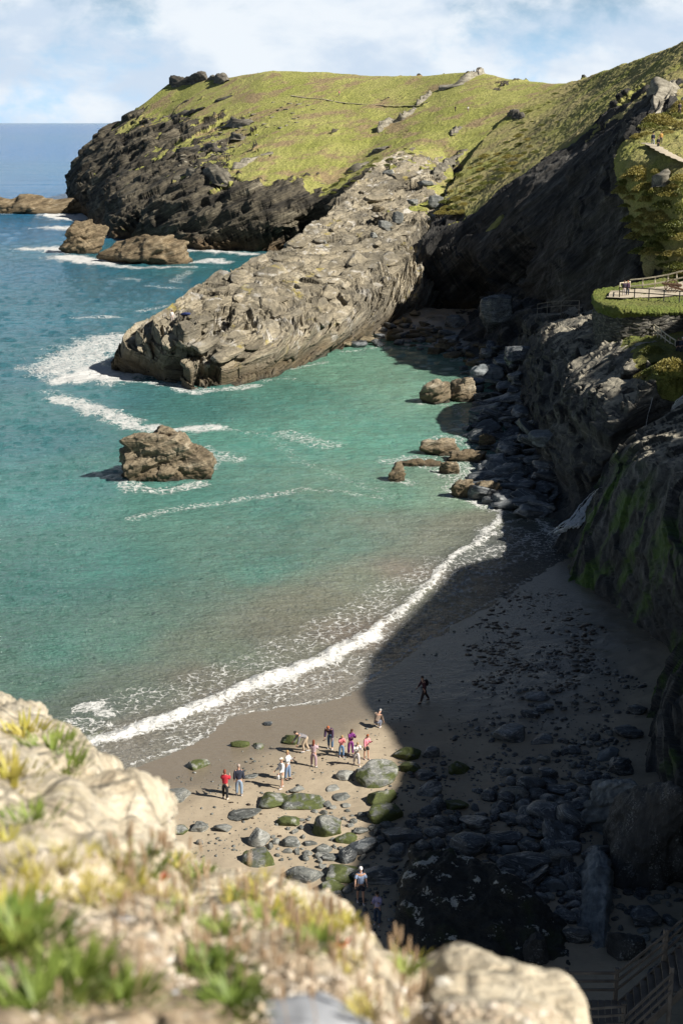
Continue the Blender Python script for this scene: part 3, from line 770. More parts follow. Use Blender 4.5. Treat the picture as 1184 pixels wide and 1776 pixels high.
# sand under the little cave beach at the head of the cove
cb = [[atZ(650, 640, -.6), atZ(740, 640, -.6), atZ(840, 640, -.5), atZ(900, 640, 0)],
      [atZ(650, 600, -.2), atZ(740, 602, -.1), atZ(840, 600, .4), atZ(900, 600, 1)],
      [atZ(650, 575, .3), atZ(740, 575, .6), atZ(840, 575, 1.0), atZ(900, 575, 1.5)],
      [atZ(640, 535, 1.5), atZ(740, 535, 1.5), atZ(840, 535, 2), atZ(900, 535, 2)]]
cbc = np.concatenate([np.array(cb), np.zeros((4, 4, 1))], 2)
Bc = resample(cbc, 90, 120, .4); Pc = Bc[..., :3].reshape(-1, 3); Pc[:, 2] += .25 * fbm(Pc / 3, 4)
me = mesh_np('cave_beach', Pc, gridfaces(90, 120), M['sand'], True, {'wet': np.full(len(Pc), .6)})
tag(link('cave_beach', me), kind='structure')

# ---------------------------------------------------------------- sea
pys = np.concatenate([np.linspace(213.6, 222, 30), np.arange(223, 560, 2.2), np.arange(560, 1440, 1.9)])
ds = np.array([H / math.tan(P + math.atan((y - 888) / F)) for y in pys])
pxs = np.concatenate([np.linspace(-2600, -200, 60), np.arange(-190, 1100, 3.6), np.linspace(1104, 2600, 60)])
DD, PX = np.meshgrid(ds, pxs, indexing='ij')
PYg = np.repeat(pys[:, None], len(pxs), 1)
zc = DD * math.cos(P) + H * math.sin(P)
SX = (PX - 592) / F * zc; SY = DD
X, Y = SX.ravel(), SY.ravel(); Q = np.stack([X, Y], 1); P3 = np.stack([X, Y, 0 * X], 1)
# colour of the water (depth, sand stirred up, weed) from samples
WC = [(0,225,(.012,.095,.24)),(150,222,(.012,.095,.24)),(60,260,(.013,.10,.24)),(40,330,(.016,.105,.22)),(40,400,(.018,.11,.20)),(60,470,(.022,.105,.155)),(200,500,(.022,.105,.14)),
      (50,560,(.026,.125,.16)),(60,640,(.028,.135,.16)),(50,760,(.034,.160,.165)),(200,690,(.036,.150,.155)),(100,860,(.046,.185,.165)),(350,700,(.040,.165,.14)),(500,680,(.058,.20,.145)),
      (600,650,(.10,.23,.15)),(690,650,(.12,.24,.155)),(450,760,(.065,.225,.165)),(620,760,(.085,.26,.18)),(760,680,(.13,.26,.17)),(300,850,(.06,.20,.155)),(450,880,(.075,.215,.16)),(650,860,(.11,.25,.17)),
      (780,860,(.17,.25,.16)),(830,900,(.19,.18,.125)),(760,930,(.20,.20,.14)),(700,920,(.16,.20,.145)),(600,940,(.11,.20,.145)),(450,980,(.075,.19,.14)),(200,980,(.052,.175,.14)),(60,1010,(.045,.16,.13)),
      (650,1010,(.17,.185,.125)),(740,1000,(.20,.16,.115)),(560,1060,(.17,.165,.11)),(500,1100,(.16,.15,.105)),(400,1120,(.13,.155,.105)),(250,1110,(.075,.165,.12)),(100,1120,(.060,.16,.12)),
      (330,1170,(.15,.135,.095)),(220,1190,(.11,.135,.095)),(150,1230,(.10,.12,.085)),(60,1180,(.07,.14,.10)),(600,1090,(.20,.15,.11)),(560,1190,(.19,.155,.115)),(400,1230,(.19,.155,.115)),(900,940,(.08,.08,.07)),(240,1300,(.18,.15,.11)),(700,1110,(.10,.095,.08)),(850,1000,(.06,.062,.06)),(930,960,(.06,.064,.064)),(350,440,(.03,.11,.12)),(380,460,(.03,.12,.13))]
wp = np.array([atZ(x, y)[:2] for x, y, c in WC]); wc = np.array([c for *_, c in WC])
def lg_(q): 
    r = np.hypot(q[:, 0], q[:, 1]); th = np.arctan2(q[:, 0], q[:, 1]); return np.stack([th * 2.6, np.log(r) * 1.9], 1)
ql = lg_(Q + 2.5 * np.stack([fbm(P3 / 12, 3), fbm(P3 / 12 + 9, 3)], 1)); wl = lg_(wp)
num = 0; den = 0
for p_, c_ in zip(wl, wc):
    w = 1 / (((ql - p_) ** 2).sum(1) + .0012) ** 1.6
    num = num + w[:, None] * (np.array(c_) * np.array([1.12, 1.2, 1.26])); den = den + w
wcol = num / den[:, None]; k_ = (.20 * (1 - smooth(170, 330, Y)))[:, None]; wcol = wcol * (1 - k_) + k_ * wcol.mean(1, keepdims=True)
# foam lines: (points, half width m, strength)
BRK_A = [(60,1335),(120,1302),(170,1285),(215,1272),(260,1258),(330,1236),(410,1204),(480,1175),(560,1148),(640,1103)]
BRK_B = [(640,1103),(700,1055),(750,1008),(775,975),(830,940),(862,905),(868,888)]
FO_L = [
 ([(105,690),(170,712),(230,737),(290,748),(375,741)], 1.9, 1.05), ([(90,680),(140,700),(200,722)], 2.2, .35), ([(375,741),(450,752)], 1.2, .35),
 ([(110,640),(150,612),(195,590)], 6, 1.0), ([(130,655),(175,640),(200,655)], 5, 1.25), ([(165,600),(200,585)], 5, 1.0), ([(90,645),(130,600)], 4, .35),
 ([(265,664),(300,668),(335,680)], 1.6, .9), ([(335,680),(390,676),(440,668)], 1.5, .8), ([(500,640),(560,630)], 1.0, .55), ([(455,660),(500,655)], 1.0,.4),
 ([(505,755),(535,765),(565,772)], 2.2, .5), ([(215,838),(250,850),(290,853),(335,842)], 1.4, .75), ([(345,780),(370,790),(400,795)], 2.0, .55), ([(350,815),(372,800)], 1.2, .6),
 ([(225,900),(300,883),(390,870),(450,862),(525,850)], .8, .5), ([(525,850),(600,855),(670,865)], .8, .32), ([(400,745),(470,760),(520,800),(600,830),(680,860)], 1.0, .22),
 ([(95,372),(130,380),(160,372)], 8, 1.35), ([(0,371),(60,368),(115,366)], 2.2, .8), ([(110,395),(150,398)], 9, 1.2), ([(55,432),(90,430),(125,436)], 6, 1.2), ([(115,445),(150,452),(185,455)], 6, 1.3), ([(175,458),(240,464),(335,463)], 2.6, 1.0),
 ([(320,432),(380,436),(440,441)], 3.6, 1.2), ([(345,455),(370,450),(385,455)], 3.2, 1.1), ([(140,552),(175,549),(205,550)], 1.4, .8), ([(215,482),(240,486)], 1.4, .6), ([(255,495),(305,500)],1.5,.5), ([(240,540),(300,530)], 1.4, .5), ([(300,490),(330,470)],1.5,.45),
 ([(690,800),(730,800),(770,815),(800,835)], 2.0, .55), ([(770,790),(810,800),(830,830),(800,850)], 1.8, .6), ([(680,830),(705,838)], .9, .6), ([(735,700),(790,705),(800,720)], .9, .45), ([(790,855),(830,868),(868,885)], 1.4, .9),
 ([(660,600),(690,605),(730,600)], 1.0, .5), ([(745,595),(770,605),(800,625)], 1.5, .55), ([(800,740),(830,730)], 2, .5), ([(760,760),(800,760),(840,790)], 1.6, .5), ([(600,610),(650,602)], .8,.5),
 # breaker and the wash behind it
 ([(60,1335),(120,1302),(170,1285),(215,1272),(260,1258),(330,1236),(410,1204),(480,1175),(560,1148),(640,1103)], .95, 1.25),
 ([(640,1103),(700,1055),(750,1008),(775,975),(830,940),(862,905),(868,888),(850,876),(820,868)], .5, 1.0),
 ([(250,1220),(330,1190),(420,1160),(520,1120),(600,1075),(690,1020),(760,975)], 2.2, .34),
 ([(520,1130),(600,1090),(680,1030),(740,985)], .9, .42), ([(560,1100),(640,1055),(700,1010)], .6, .42),
 ([(150,1228),(175,1222),(185,1235)], .8, 1.0), ([(130,1255),(170,1262)], 1.2, .55), ([(200,1215),(260,1200),(300,1195)], 1.4, .3),
 ([(300,1262),(380,1238),(470,1205),(560,1180),(640,1140)], 1.5, .42), ([(640,1140),(720,1070),(790,1000)], 1.2, .30), ([(860,920),(900,925),(940,940),(970,930)], 2.2, .42), ([(880,950),(930,925)], .5, .8),([(840,960),(880,945)], .4, .7), ([(950,915),(975,935),(985,925)], 1.0, .8), ([(790,1015),(850,970),(910,945),(960,945)], 3.2, .40), ([(700,1120),(780,1060),(860,1010)], 2.0, .30), ([(770,1040),(830,1000),(900,970)], .5, .6), ([(880,905),(930,900),(950,915)], .5, .75), ([(840,930),(900,915),(930,930)], .4, .7),
 ([(230,1325),(330,1292),(400,1240),(505,1223),(586,1211),(652,1168),(720,1122),(790,1078),(870,1032),(930,995)], .18, .8),
 ([(330,1292),(350,1290),(372,1262),(340,1262),(300,1285)], .8, .42), ([(420,1215),(470,1212),(500,1200)], .8,.4),
]
foam = np.zeros(len(Q))
wob = .9 + .5 * fbm(P3 / 2.5, 3); wob2 = np.stack([fbm(P3 / 4 + 3, 3), fbm(P3 / 4 + 20, 3)], 1)
for pts, w, s_ in FO_L:
    pl = np.array([atZ(x, y)[:2] for x, y in pts])
    lo = pl.min(0) - 4 * w; hi = pl.max(0) + 4 * w
    m = np.nonzero((Q[:, 0] > lo[0]) & (Q[:, 0] < hi[0]) & (Q[:, 1] > lo[1]) & (Q[:, 1] < hi[1]))[0]
    if not len(m): continue
    d, sd_, _ = polydist(Q[m] + wob2[m] * min(w, 1.5) * .55, pl)
    foam[m] = np.maximum(foam[m], s_ * (1 - smooth(.45, 1.5, d / (w * wob[m]))))
# thin wash over the last metres of sand everywhere
dsh, ssh, tsh = polydist(Q, shore); inl = -ssh * dsh
foam = np.maximum(foam, .16 * smooth(-9, -3, inl) * (inl < .5))
# waves as real relief
amp = .09 + .20 * smooth(100, 300, Y)
hgt = amp * fbm(np.stack([X / 3.2 + Y / 14, Y / 1.9, 0 * X], 1), 3) + .14 * perlin(np.stack([X / 17, Y / 7, 0 * X], 1)) * smooth(5, 25, -inl)
calm = smooth(0, 14, -inl); hgt = hgt + .055 * fbm(np.stack([X / 1.1 + Y / 5, Y / .6, 0 * X + 4], 1), 3) * (1 - smooth(180, 260, Y)) + .10 * fbm(np.stack([X / 2.4 + Y / 9, Y / 1.6, 0 * X + 8], 1), 2) * smooth(90, 160, Y) * (1 - smooth(300, 420, Y)); hgt = hgt * (.15 + .85 * calm) * (1 - smooth(500, 1200, Y))
brk = np.array([atZ(x, y)[:2] for x, y in BRK_A + BRK_B[1:]])
d, s2, _ = polydist(Q + .25 * wob2, brk)
ridge = np.exp(-((d * s2 - .1) / np.where(s2 > 0, .85, .4)) ** 2) * smooth(300, 700, X * 0 + PX.ravel() + 300) * np.where(PX.ravel() < 660, .34, .18)
hgt = hgt + ridge * (.8 + .5 * fbm(P3 / 1.3, 2)) + .10 * np.clip(foam, 0, 1) * (fbm(P3 / .5, 3) + .4) * (d < 2.5)
hgt = hgt + np.where(inl > -6, .012, 0)
me = mesh_np('sea', np.stack([X, Y, hgt], 1), gridfaces(len(pys), len(pxs))[:, ::-1], M['sea'], True, {'foam': foam, 'wcol': wcol})
tag(link('sea', me), kind='structure')
# deep water further out and beneath
bm = bmesh.new()
vs = [bm.verts.new(v) for v in ((-60000, 20, -2.2), (60000, 20, -2.2), (60000, 90000, -2.2), (-60000, 90000, -2.2))]; bm.faces.new(vs)
tag(bmobj('seabed', bm, M['weed']), kind='structure')
# ---------------------------------------------------------------- ray helper on the built terrain
from mathutils.bvhtree import BVHTree
def bvh_of(names):
    vs, ps = [], []
    for nme in names:
        me = bpy.data.objects[nme].data; k = len(vs)
        co = np.empty(len(me.vertices) * 3, dtype=np.float32); me.vertices.foreach_get('co', co)
        lv = np.empty(len(me.loops), dtype=np.int32); me.loops.foreach_get('vertex_index', lv)
        vs += co.reshape(-1, 3).tolist(); ps += (lv.reshape(-1, 4) + k).tolist()
    return BVHTree.FromPolygons(vs, ps)
BV = bvh_of(['beach', 'rock_shelf', 'cave_beach', 'cove_cliff'])
BVH2 = bvh_of(['hillside', 'slate_ledge', 'headland', 'rock_shelf'])
def hit(px, py, bv=None, dflt=0.0):
    d = Vector(ray(px, py)).normalized()
    r = (bv or BV).ray_cast(Vector((0, 0, H)), d)
    z0 = Vector(atZ(px, py, dflt)) if py > 216 else None
    if r[0] is None:
        if z0 is None or py < 200: return hit(px, py + 1, bv, dflt)
        return z0
    if z0 is not None and (z0 - Vector((0, 0, H))).length < r[3]: return z0
    return r[0]
def down(x, y, dflt=0.0):
    r = BV.ray_cast(Vector((x, y, 60)), Vector((0, 0, -1)))
    return max(dflt, r[0].z) if r[0] is not None else dflt
def zdepth(p): return p[1] * math.cos(P) + (H - p[2]) * math.sin(P)

# ---------------------------------------------------------------- rocks
_ico = {}
def ico(sub):
    if sub not in _ico:
        bm = bmesh.new(); bmesh.ops.create_icosphere(bm, subdivisions=sub, radius=1)
        V = np.array([v.co[:] for v in bm.verts]); Fc = np.array([[v.index for v in f.verts] for f in bm.faces]); bm.free()
        _ico[sub] = (V, Fc)
    return _ico[sub]

def rockmesh(name, seed, mat, size=(1, 1, 1), sub=4, cuts=7, rough=.08, box_=.45, bed=.0, smo=True, cutd=(.62, .9)):
    r_ = np.random.default_rng(seed); V, Fc = ico(sub); V = V.copy()
    m = np.abs(V).max(1, keepdims=True); V = V * (1 - box_) + (V / m) * box_ * .82
    for _ in range(cuts):
        n = r_.normal(size=3); n[2] *= .8; n /= np.linalg.norm(n); c = r_.uniform(*cutd)
        d = V @ n - c; V = V - np.where(d > 0, d * .93, 0)[:, None] * n
    V = V + (V * fbm(V * 1.6 + seed * 3.1, 4)[:, None]) * rough * 1.6
    S = np.array(size, float); W = V * S
    if bed:
        k = max(S) * .16
        Q = W + seed * 9.0; w1 = fbm(Q / (3 * k), 2)
        s = (Q @ np.array([-.28, -.1, .95])) / k + w1
        f = s - np.floor(s); off = np.tanh(3 * perlin(np.stack([Q[:, 0] / (4 * k), Q[:, 1] / (4 * k), s], 1)))
        n = W / (np.linalg.norm(W, axis=1, keepdims=True) + 1e-6)
        W = W + n * (off * bed * k)[:, None] + n * (bed * k * .8 * (cellhash(np.floor(Q[:, 0] / (2.3 * k)), np.floor(Q[:, 1] / (2.3 * k)), np.floor(s)) - .5))[:, None]
        W = W + n * (fbm(Q / (.5 * k), 3) * k * .14)[:, None]
    return mesh_np(name, W, Fc, mat, smo)

def place_rock(name, px, py, wpx, hpx, mat, seed, label=None, cat='boulder', group=None, rz=None, bed=0., z=None, dep_r=.8, sub=4, cuts=7, box_=.45, sink=.22, mesh=None, rough=.08, rx=0.0):
    g = hit(px, py + hpx * .32)
    zd = zdepth(g); w = wpx * zd / F
    d = w * dep_r
    phi = math.atan2(H - g[2], g[1])
    h = max((.30 if name != 'flat_rock' else .10) * w, (hpx * zd / F - d * math.sin(phi) * .9) / math.cos(phi)); h = min(h, 1.3 * w)
    gk = 1.24 if cuts > 12 else 1.06; S = (w / 2 * gk, d / 2 * gk, h / 2 / (1 - sink) * gk)
    me = mesh or rockmesh(name, seed, mat, S, sub, cuts, rough, box_, bed, cutd=(.52, .88) if cuts > 12 else (.62, .9))
    o = link(name, me)
    o.location = (g[0], g[1] + d * .25, g[2] + h - S[2])
    o.rotation_euler = (rx, 0, rz if rz is not None else random.uniform(-.35, .35))
    tag(o, label, cat, group)
    return o

RK = [
 # name px py w h mat label rz
 ('boulder', 506,1283,42,19,'mossy2','flat boulder green with algae behind the man bending down on the sand', .25),
 ('boulder', 414,1290,30,13,'mossy2','low greenish boulder nearest the breaking wave on the left of the sand', 0),
 ('boulder', 449,1294,22,10,'mossy','small greenish stone half sunk right of the low algae boulder by the surf', -.6),
 ('boulder', 340,1326,40,19,'mossy','smooth grey green boulder alone on wet sand above the couple in red and navy', .1),
 ('boulder', 465,1255,17,8,'darkrock','small dark stone standing alone at the edge of the foam', 0),
 ('boulder', 303,1381,54,20,'boulder','long blue grey slate boulder at the left edge of the sand beside the foreground cliff', .2),
 ('boulder', 307,1439,46,20,'mossy','low brownish green boulder below the long slate one by the foreground cliff', -.15),
 ('boulder', 347,1433,33,25,'boulder','rounded blue grey boulder between the brownish one and the small flat stone', -.5),
 ('boulder', 389,1436,33,13,'boulder','flat oval grey stone right of the rounded blue grey boulder', .1),
 ('boulder', 347,1460,13,13,'boulder','little pointed grey stone below the rounded blue grey boulder', 0),
 ('flat_rock', 424,1412,56,17,'boulder','low pale slab lying level with the sand below the couple', .35),
 ('flat_rock', 437,1345,28,10,'boulder','low grey slab just right of the man in the navy jumper', .3),
 ('boulder', 474,1387,52,32,'mossy','blocky green sided boulder left of the widest pair in the middle of the sand', .3),
 ('boulder', 525,1389,66,36,'mossy','wide grey topped boulder with green flanks right of the blocky green one', .2),
 ('boulder', 497,1422,44,30,'mossy2','all green rounded boulder below the wide grey topped one', .15),
 ('boulder', 566,1434,55,45,'mossy','tall humped boulder with brown top and green skirt below the sunlit group', -.5),
 ('boulder', 451,1451,34,46,'boulder','upright oval blue grey boulder above the foreground plants', .6),
 ('boulder', 452,1489,56,36,'mossy','pale grey boulder with a green foot under the upright oval one', .1),
 ('flat_rock', 504,1458,38,24,'boulder','split pale slab left half under the green rounded boulder', -.1),
 ('flat_rock', 537,1461,24,14,'boulder','split pale slab right half beside the tall humped boulder', -.1),
 ('boulder', 654,1342,72,50,'mossy','largest sunlit boulder with streaked grey top at the edge of the shadow', .35),
 ('boulder', 659,1381,58,40,'mossy2','lumpy green boulder just below the largest sunlit one', .4),
 ('boulder', 662,1413,62,40,'mossy2','deep green egg shaped boulder on the shadow line', .25),
 ('boulder', 708,1307,50,30,'mossy2','rounded green boulder lit at the shadow edge above the streaked one', 0),
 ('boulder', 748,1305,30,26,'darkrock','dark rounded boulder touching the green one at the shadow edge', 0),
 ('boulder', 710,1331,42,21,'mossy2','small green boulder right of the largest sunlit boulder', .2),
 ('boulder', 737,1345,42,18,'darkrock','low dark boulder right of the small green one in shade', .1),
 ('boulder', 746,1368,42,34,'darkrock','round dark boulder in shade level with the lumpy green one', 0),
 ('boulder', 788,1394,44,26,'mossy2','shaded greenish boulder right of the deep green egg shaped one', 0),
 ('boulder', 797,1331,34,27,'mossy2','single shaded greenish boulder on open sand under the big dark one', .2),
 ('boulder', 599,1345,29,20,'boulder','smooth pale grey boulder left of the largest sunlit one', 0),
 ('boulder', 594,1380,29,18,'boulder','jagged grey stone left of the lumpy green boulder', .4),
 ('flat_rock', 576,1366,26,10,'boulder','thin grey slab between the sunlit group and the jagged stone', .3),
 ('boulder', 599,1396,18,10,'boulder','small grey stone under the jagged grey one', -.2),
 ('boulder', 566,1394,22,15,'boulder','small split stone right of the wide grey topped boulder', .6),
 ('boulder', 515,1369,26,13,'boulder','pale flat stone behind the wide grey topped boulder', .1),
 ('boulder', 560,1471,38,24,'boulder','grey boulder below the tall humped one', 0),
 ('boulder', 601,1454,34,22,'mossy','grey green boulder right of the tall humped one', .2),
 ('boulder', 623,1440,28,15,'boulder','flat grey stone between the deep green boulder and the dark one below', 0),
 ('boulder', 626,1468,52,40,'darkrock','big blue black boulder in half shade under the deep green one', .4),
 ('boulder', 575,1486,32,18,'boulder','small grey boulder under the grey one in the middle of the boulder spread', .3),
 ('boulder', 521,1512,62,40,'boulder','streaked grey boulder just above the foreground grass tips', -.3),
 ('boulder', 593,1512,66,40,'mossy','wide boulder green on its right side above the man in the pale blue shirt', .15),
 ('boulder', 576,1536,46,26,'mossy','pale green grey boulder left of the man in the pale blue shirt', 0),
 ('boulder', 659,1518,58,42,'darkrock','dark domed boulder right of the man in the pale blue shirt', .35),
 ('boulder', 698,1450,66,32,'darkrock','long blue black boulder above the huge lichened rock', .25),
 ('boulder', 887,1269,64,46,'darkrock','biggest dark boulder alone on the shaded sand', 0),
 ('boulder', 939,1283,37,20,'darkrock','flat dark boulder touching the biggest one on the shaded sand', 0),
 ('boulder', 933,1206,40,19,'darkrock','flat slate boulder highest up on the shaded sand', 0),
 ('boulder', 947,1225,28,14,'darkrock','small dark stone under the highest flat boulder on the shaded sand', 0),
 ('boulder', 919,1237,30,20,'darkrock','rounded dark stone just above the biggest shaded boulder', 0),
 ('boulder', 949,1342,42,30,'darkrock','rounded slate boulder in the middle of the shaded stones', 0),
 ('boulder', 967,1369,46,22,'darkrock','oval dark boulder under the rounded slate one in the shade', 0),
 ('boulder', 1056,1307,42,26,'paleboulder','tilted pale slab boulder at the foot of the right hand wall', .7),
 ('boulder', 970,1412,46,36,'darkrock','leaning oval boulder left of the huge pale rock', .7),
 ('boulder', 812,1467,66,52,'darkrock','large smooth dome right above the crest of the huge lichened rock', 0),
 ('boulder', 873,1453,62,40,'darkrock','broad streaked boulder right of the large smooth dome', .3),
 ('boulder', 883,1476,30,24,'paleboulder','small bright blue grey stone among the dark ones above the lichened rock', 0),
 ('boulder', 911,1459,32,22,'paleboulder','blue grey stone right of the small bright one', .2),
 ('boulder', 914,1499,80,44,'darkrock','broad scaly boulder lying along the crest of the huge lichened rock', -.2),
 ('boulder', 967,1535,34,32,'paleboulder','squarish blue stone at the right end of the lichened rock', 0),
 ('boulder', 883,1418,42,20,'darkrock','flat streaked boulder above the broad streaked one in the shade', .1),
]
for i, (nm, px, py, wp_, hp_, mt, lb, rz) in enumerate(RK):
    place_rock(nm, px, py, wp_ * 1.04, hp_, M[mt], 100 + i, lb, 'boulder' if nm == 'boulder' else 'rock slab', rz=rz, sub=4,
               cuts=15, box_=.3 if nm == 'boulder' else .6, rough=.06, sink=.28, dep_r=.8, rx=random.uniform(-.22, .22))

# big rocks with shapes of their own
def bigrock(name, px, py, D, size, mat, seed, label, rz=0, rot=(0, 0), bed=.35, z=None, sub=6, cuts=10, box_=.5, rough=.12, cat='rock', zc=None):
    me = rockmesh(name, seed, mat, size, sub, cuts, rough, box_, bed)
    o = link(name, me); p = at(px, py, D); o.location = p if zc is None else (p[0], p[1], zc)
    o.rotation_euler = (rot[0], rot[1], rz); tag(o, label, cat); return o

def zt(o, front_y):
    pass
def seawrock(name, x0, x1, ytop, ybase, mat, seed, label, deprat=.7, bed=.5, cat='sea rock', z0=-1.2, rz=0, cuts=8, box_=.55, sub=6, hk=1.0):
    """rock standing in the water: outline box given by its pixels, base at the waterline"""
    f = atZ((x0 + x1) / 2, ybase - (ybase - ytop) * .10, 0); zd = f[1] * math.cos(P) + H * math.sin(P)
    w = (x1 - x0) * zd / F; d = w * deprat
    phi = math.atan2(H, f[1]); h = max(.16 * w, ((ybase - ytop) * zd / F - d * math.sin(phi) * .75) / math.cos(phi)) * hk
    sz = (h - z0) / 2
    me = rockmesh(name, seed, mat, (w / 2 * 1.25, d / 2 * 1.25, sz * 1.28), sub, cuts, .07, box_, bed * 1.0, cutd=(.5, .9))
    o = link(name, me); o.location = (f[0], f[1] + d / 2, z0 + sz); o.rotation_euler = (0, 0, rz); tag(o, label, cat); return o

def seacliffmat(name, cols, top=None):
    t = NT(name); col, h = rock_nodes(t, cols, (0, R(14), R(20)), 1.3)
    z = t.sep()[2]; zz = t.math('ADD', z, t.math('MULTIPLY', t.noise(.8, 4), -1.2))
    col = t.mix(t.map(zz, .0, .9, .8, 0), col, (.10, .07, .035)); col = t.mix(t.map(zz, -.7, -.1, .9, 0), col, (.015, .014, .01))
    return t.fin(col, .85, t.bump(h, 1, .3))
M['stack'] = seacliffmat('barnacled sea rock', ((.05, .038, .02), (.15, .115, .07), (.26, .21, .14), (.46, .42, .33)))
M['skerry'] = seacliffmat('brown skerry', ((.045, .03, .015), (.12, .085, .045), (.22, .165, .095), (.36, .30, .21)))
seawrock('sea_stack', 213, 362, 766, 842, M['stack'], 31, 'craggy brown rock standing alone in the turquoise water of the bay', .72, .42, rz=.12, cuts=4, sub=7, hk=1.3, box_=.9)
seawrock('skerry', 178, 336, 415, 463, M['skerry'], 32, 'longer of the two brown skerries off the dark headland cliff', .42, .45, z0=-2, rz=-.1, hk=.95, box_=.4)
seawrock('skerry', 110, 184, 398, 444, M['skerry'], 33, 'shorter and taller of the two brown skerries off the headland, nearer the open sea', .5, .45, z0=-2, hk=1.1, box_=.35)
seawrock('reef', -60, 128, 349, 373, M['skerry'], 34, 'long low brown reef running into the sea at the far left', .22, .4, z0=-2, hk=.8, cuts=5, box_=.6)
seawrock('sea_rock', 735, 787, 673, 702, M['stack'], 41, 'sunlit blocky rock at the waterline on the edge of the shadow, left one of two', .7, .5, z0=-.8, sub=5, hk=1.3)
seawrock('sea_rock', 782, 822, 668, 698, M['stack'], 42, 'half sunlit rock touching the right side of the blocky one', .8, .5, z0=-.8, sub=5, hk=1.3)
seawrock('sea_rock', 729, 790, 768, 793, M['stack'], 43, 'low dark brown rock awash above the line of pale reef rocks', .6, .5, z0=-.6, sub=5, hk=1.2)
seawrock('sea_rock', 674, 706, 810, 838, M['stack'], 44, 'small pyramid rock in the shallows furthest from the boulder shore', .7, .5, z0=-.6, sub=5, cuts=12, box_=.1, hk=1.2)
seawrock('sea_rock', 690, 765, 795, 812, M['stack'], 45, 'flat pale reef rock barely above the foam', .5, .5, z0=-.8, sub=5, hk=.5)
seawrock('sea_rock', 764, 794, 804, 826, M['stack'], 46, 'small sunlit rock right of the flat pale reef rock', .7, .5, z0=-.6, sub=5)
seawrock('sea_rock', 787, 828, 838, 866, M['stack'], 47, 'brown rock at the corner of the boulder shore where the foam curls', .7, .5, z0=-.6, sub=5, hk=1.2)
seawrock('sea_rock', 828, 868, 838, 871, M['stack'], 48, 'pale topped slab rock right of the brown one at the corner of the shore', .7, .4, z0=-.6, sub=5)
seawrock('sea_rock', 782, 850, 785, 805, M['stack'], 49, 'low brown rock joining the awash rocks to the shaded boulders', .6, .5, z0=-.6, sub=5, hk=1.1)
seawrock('sea_rock', 832, 862, 758, 778, M['stack'], 50, 'small brown rock at the water edge beside the shaded slabs', .6, .5, z0=-.6, sub=5, hk=1.1)

def speckmat():
    t = NT('dark rock with white speckles'); tc = t.n('ShaderNodeTexCoord').outputs['Object']
    a = t.noise(1.1, 6, .65, .3, tc); b = t.noise(11, 5, .75, 0, tc); c_ = t.noise(.8, 4, .6, 0, t.mapping((1.6, 1, .5), src=tc))
    col = t.ramp(a, [(.35, (.012, .013, .013)), (.6, (.045, .047, .047))])
    m = t.math('MULTIPLY', t.map(b, .54, .62), t.map(c_, .48, .62))
    return t.fin(t.mix(m, col, (.30, .31, .30)), .6, t.bump(t.math('ADD', a, t.math('MULTIPLY', b, .3)), 1, .25))
M['speck'] = speckmat()
def lichenmat():
    t = NT('black rock with white lichen')
    tc = t.n('ShaderNodeTexCoord').outputs['Object']
    a = t.noise(1.1, 6, .65, .3, t.mapping((.6, .6, 1.8), (R(10), R(20), 0), src=tc)); b = t.noise(5, 5, .7, 0, tc)
    col = t.ramp(t.math('ADD', t.math('MULTIPLY', a, .6), t.math('MULTIPLY', b, .4)), [(.3, (.010, .010, .009)), (.5, (.022, .022, .018)), (.7, (.05, .048, .038))])
    z = t.sep(tc)[2]
    n = t.noise(1.5, 6, .72, 0, tc); n2 = t.noise(.55, 3, .5, 0, tc)
    v = t.math('ADD', t.math('ADD', n, t.math('MULTIPLY', n2, .5)), t.math('MULTIPLY', z, .07))
    col = t.mix(t.map(t.noise(.5, 4, .6, 0, tc), .55, .65, 0, .7), col, (.03, .042, .010))
    col = t.mix(t.map(v, .97, 1.0), col, (.45, .45, .40))
    return t.fin(col, .85, t.bump(t.math('ADD', a, t.math('MULTIPLY', b, .4)), 1, .25))
M['lichen'] = lichenmat()
def ridge_rock(name, prof, mat, label, seed, depth, rows=120, cols=180, amp=.22, bv=(-.3, .1, .95), L=.6):
    """a rock given by a ridge line and a foot line in front of it, closed at the back"""
    g = []
    for pr_ in prof: g.append([(at if q_[2] > 20 else atZ)(*q_) for q_ in pr_])
    c = np.array(g).transpose(1, 0, 2)
    foot = c[0].copy(); foot[:, 2] -= 1.5
    back = c[2].copy(); back[:, 1] += depth * .5; back[:, 2] -= .5
    back2 = c[2].copy(); back2[:, 1] += depth; back2[:, 2] -= 5
    c = np.concatenate([foot[None], c, back[None], back2[None]])
    l0 = c[:, :1].copy(); l0[..., 0] -= .5; l0[..., 1] += depth * .4; l0[..., 2] = np.minimum(l0[..., 2], 0) - 1
    l1 = c[:, -1:].copy(); l1[..., 0] += .8; l1[..., 1] += depth * .3; l1[..., 2] = np.minimum(l1[..., 2], 0) - 1
    c = np.concatenate([l0, c, l1], axis=1); c = np.concatenate([c, np.zeros((*c.shape[:2], 1))], 2)
    B = resample(c, rows, cols, .28); n = normals(B); Pw = B[..., :3].reshape(-1, 3); N = n.reshape(-1, 3)
    d = amp * strata(Pw + seed, bv, L) + .12 * fbm(Pw / .5, 4)
    V = Pw + N * d[:, None]; ctr = V.mean(0); ctr[2] = 0
    me = mesh_np(name, V - ctr, gridfaces(rows, cols), mat); o = link(name, me); o.location = ctr
    tag(o, label, 'rock'); return o
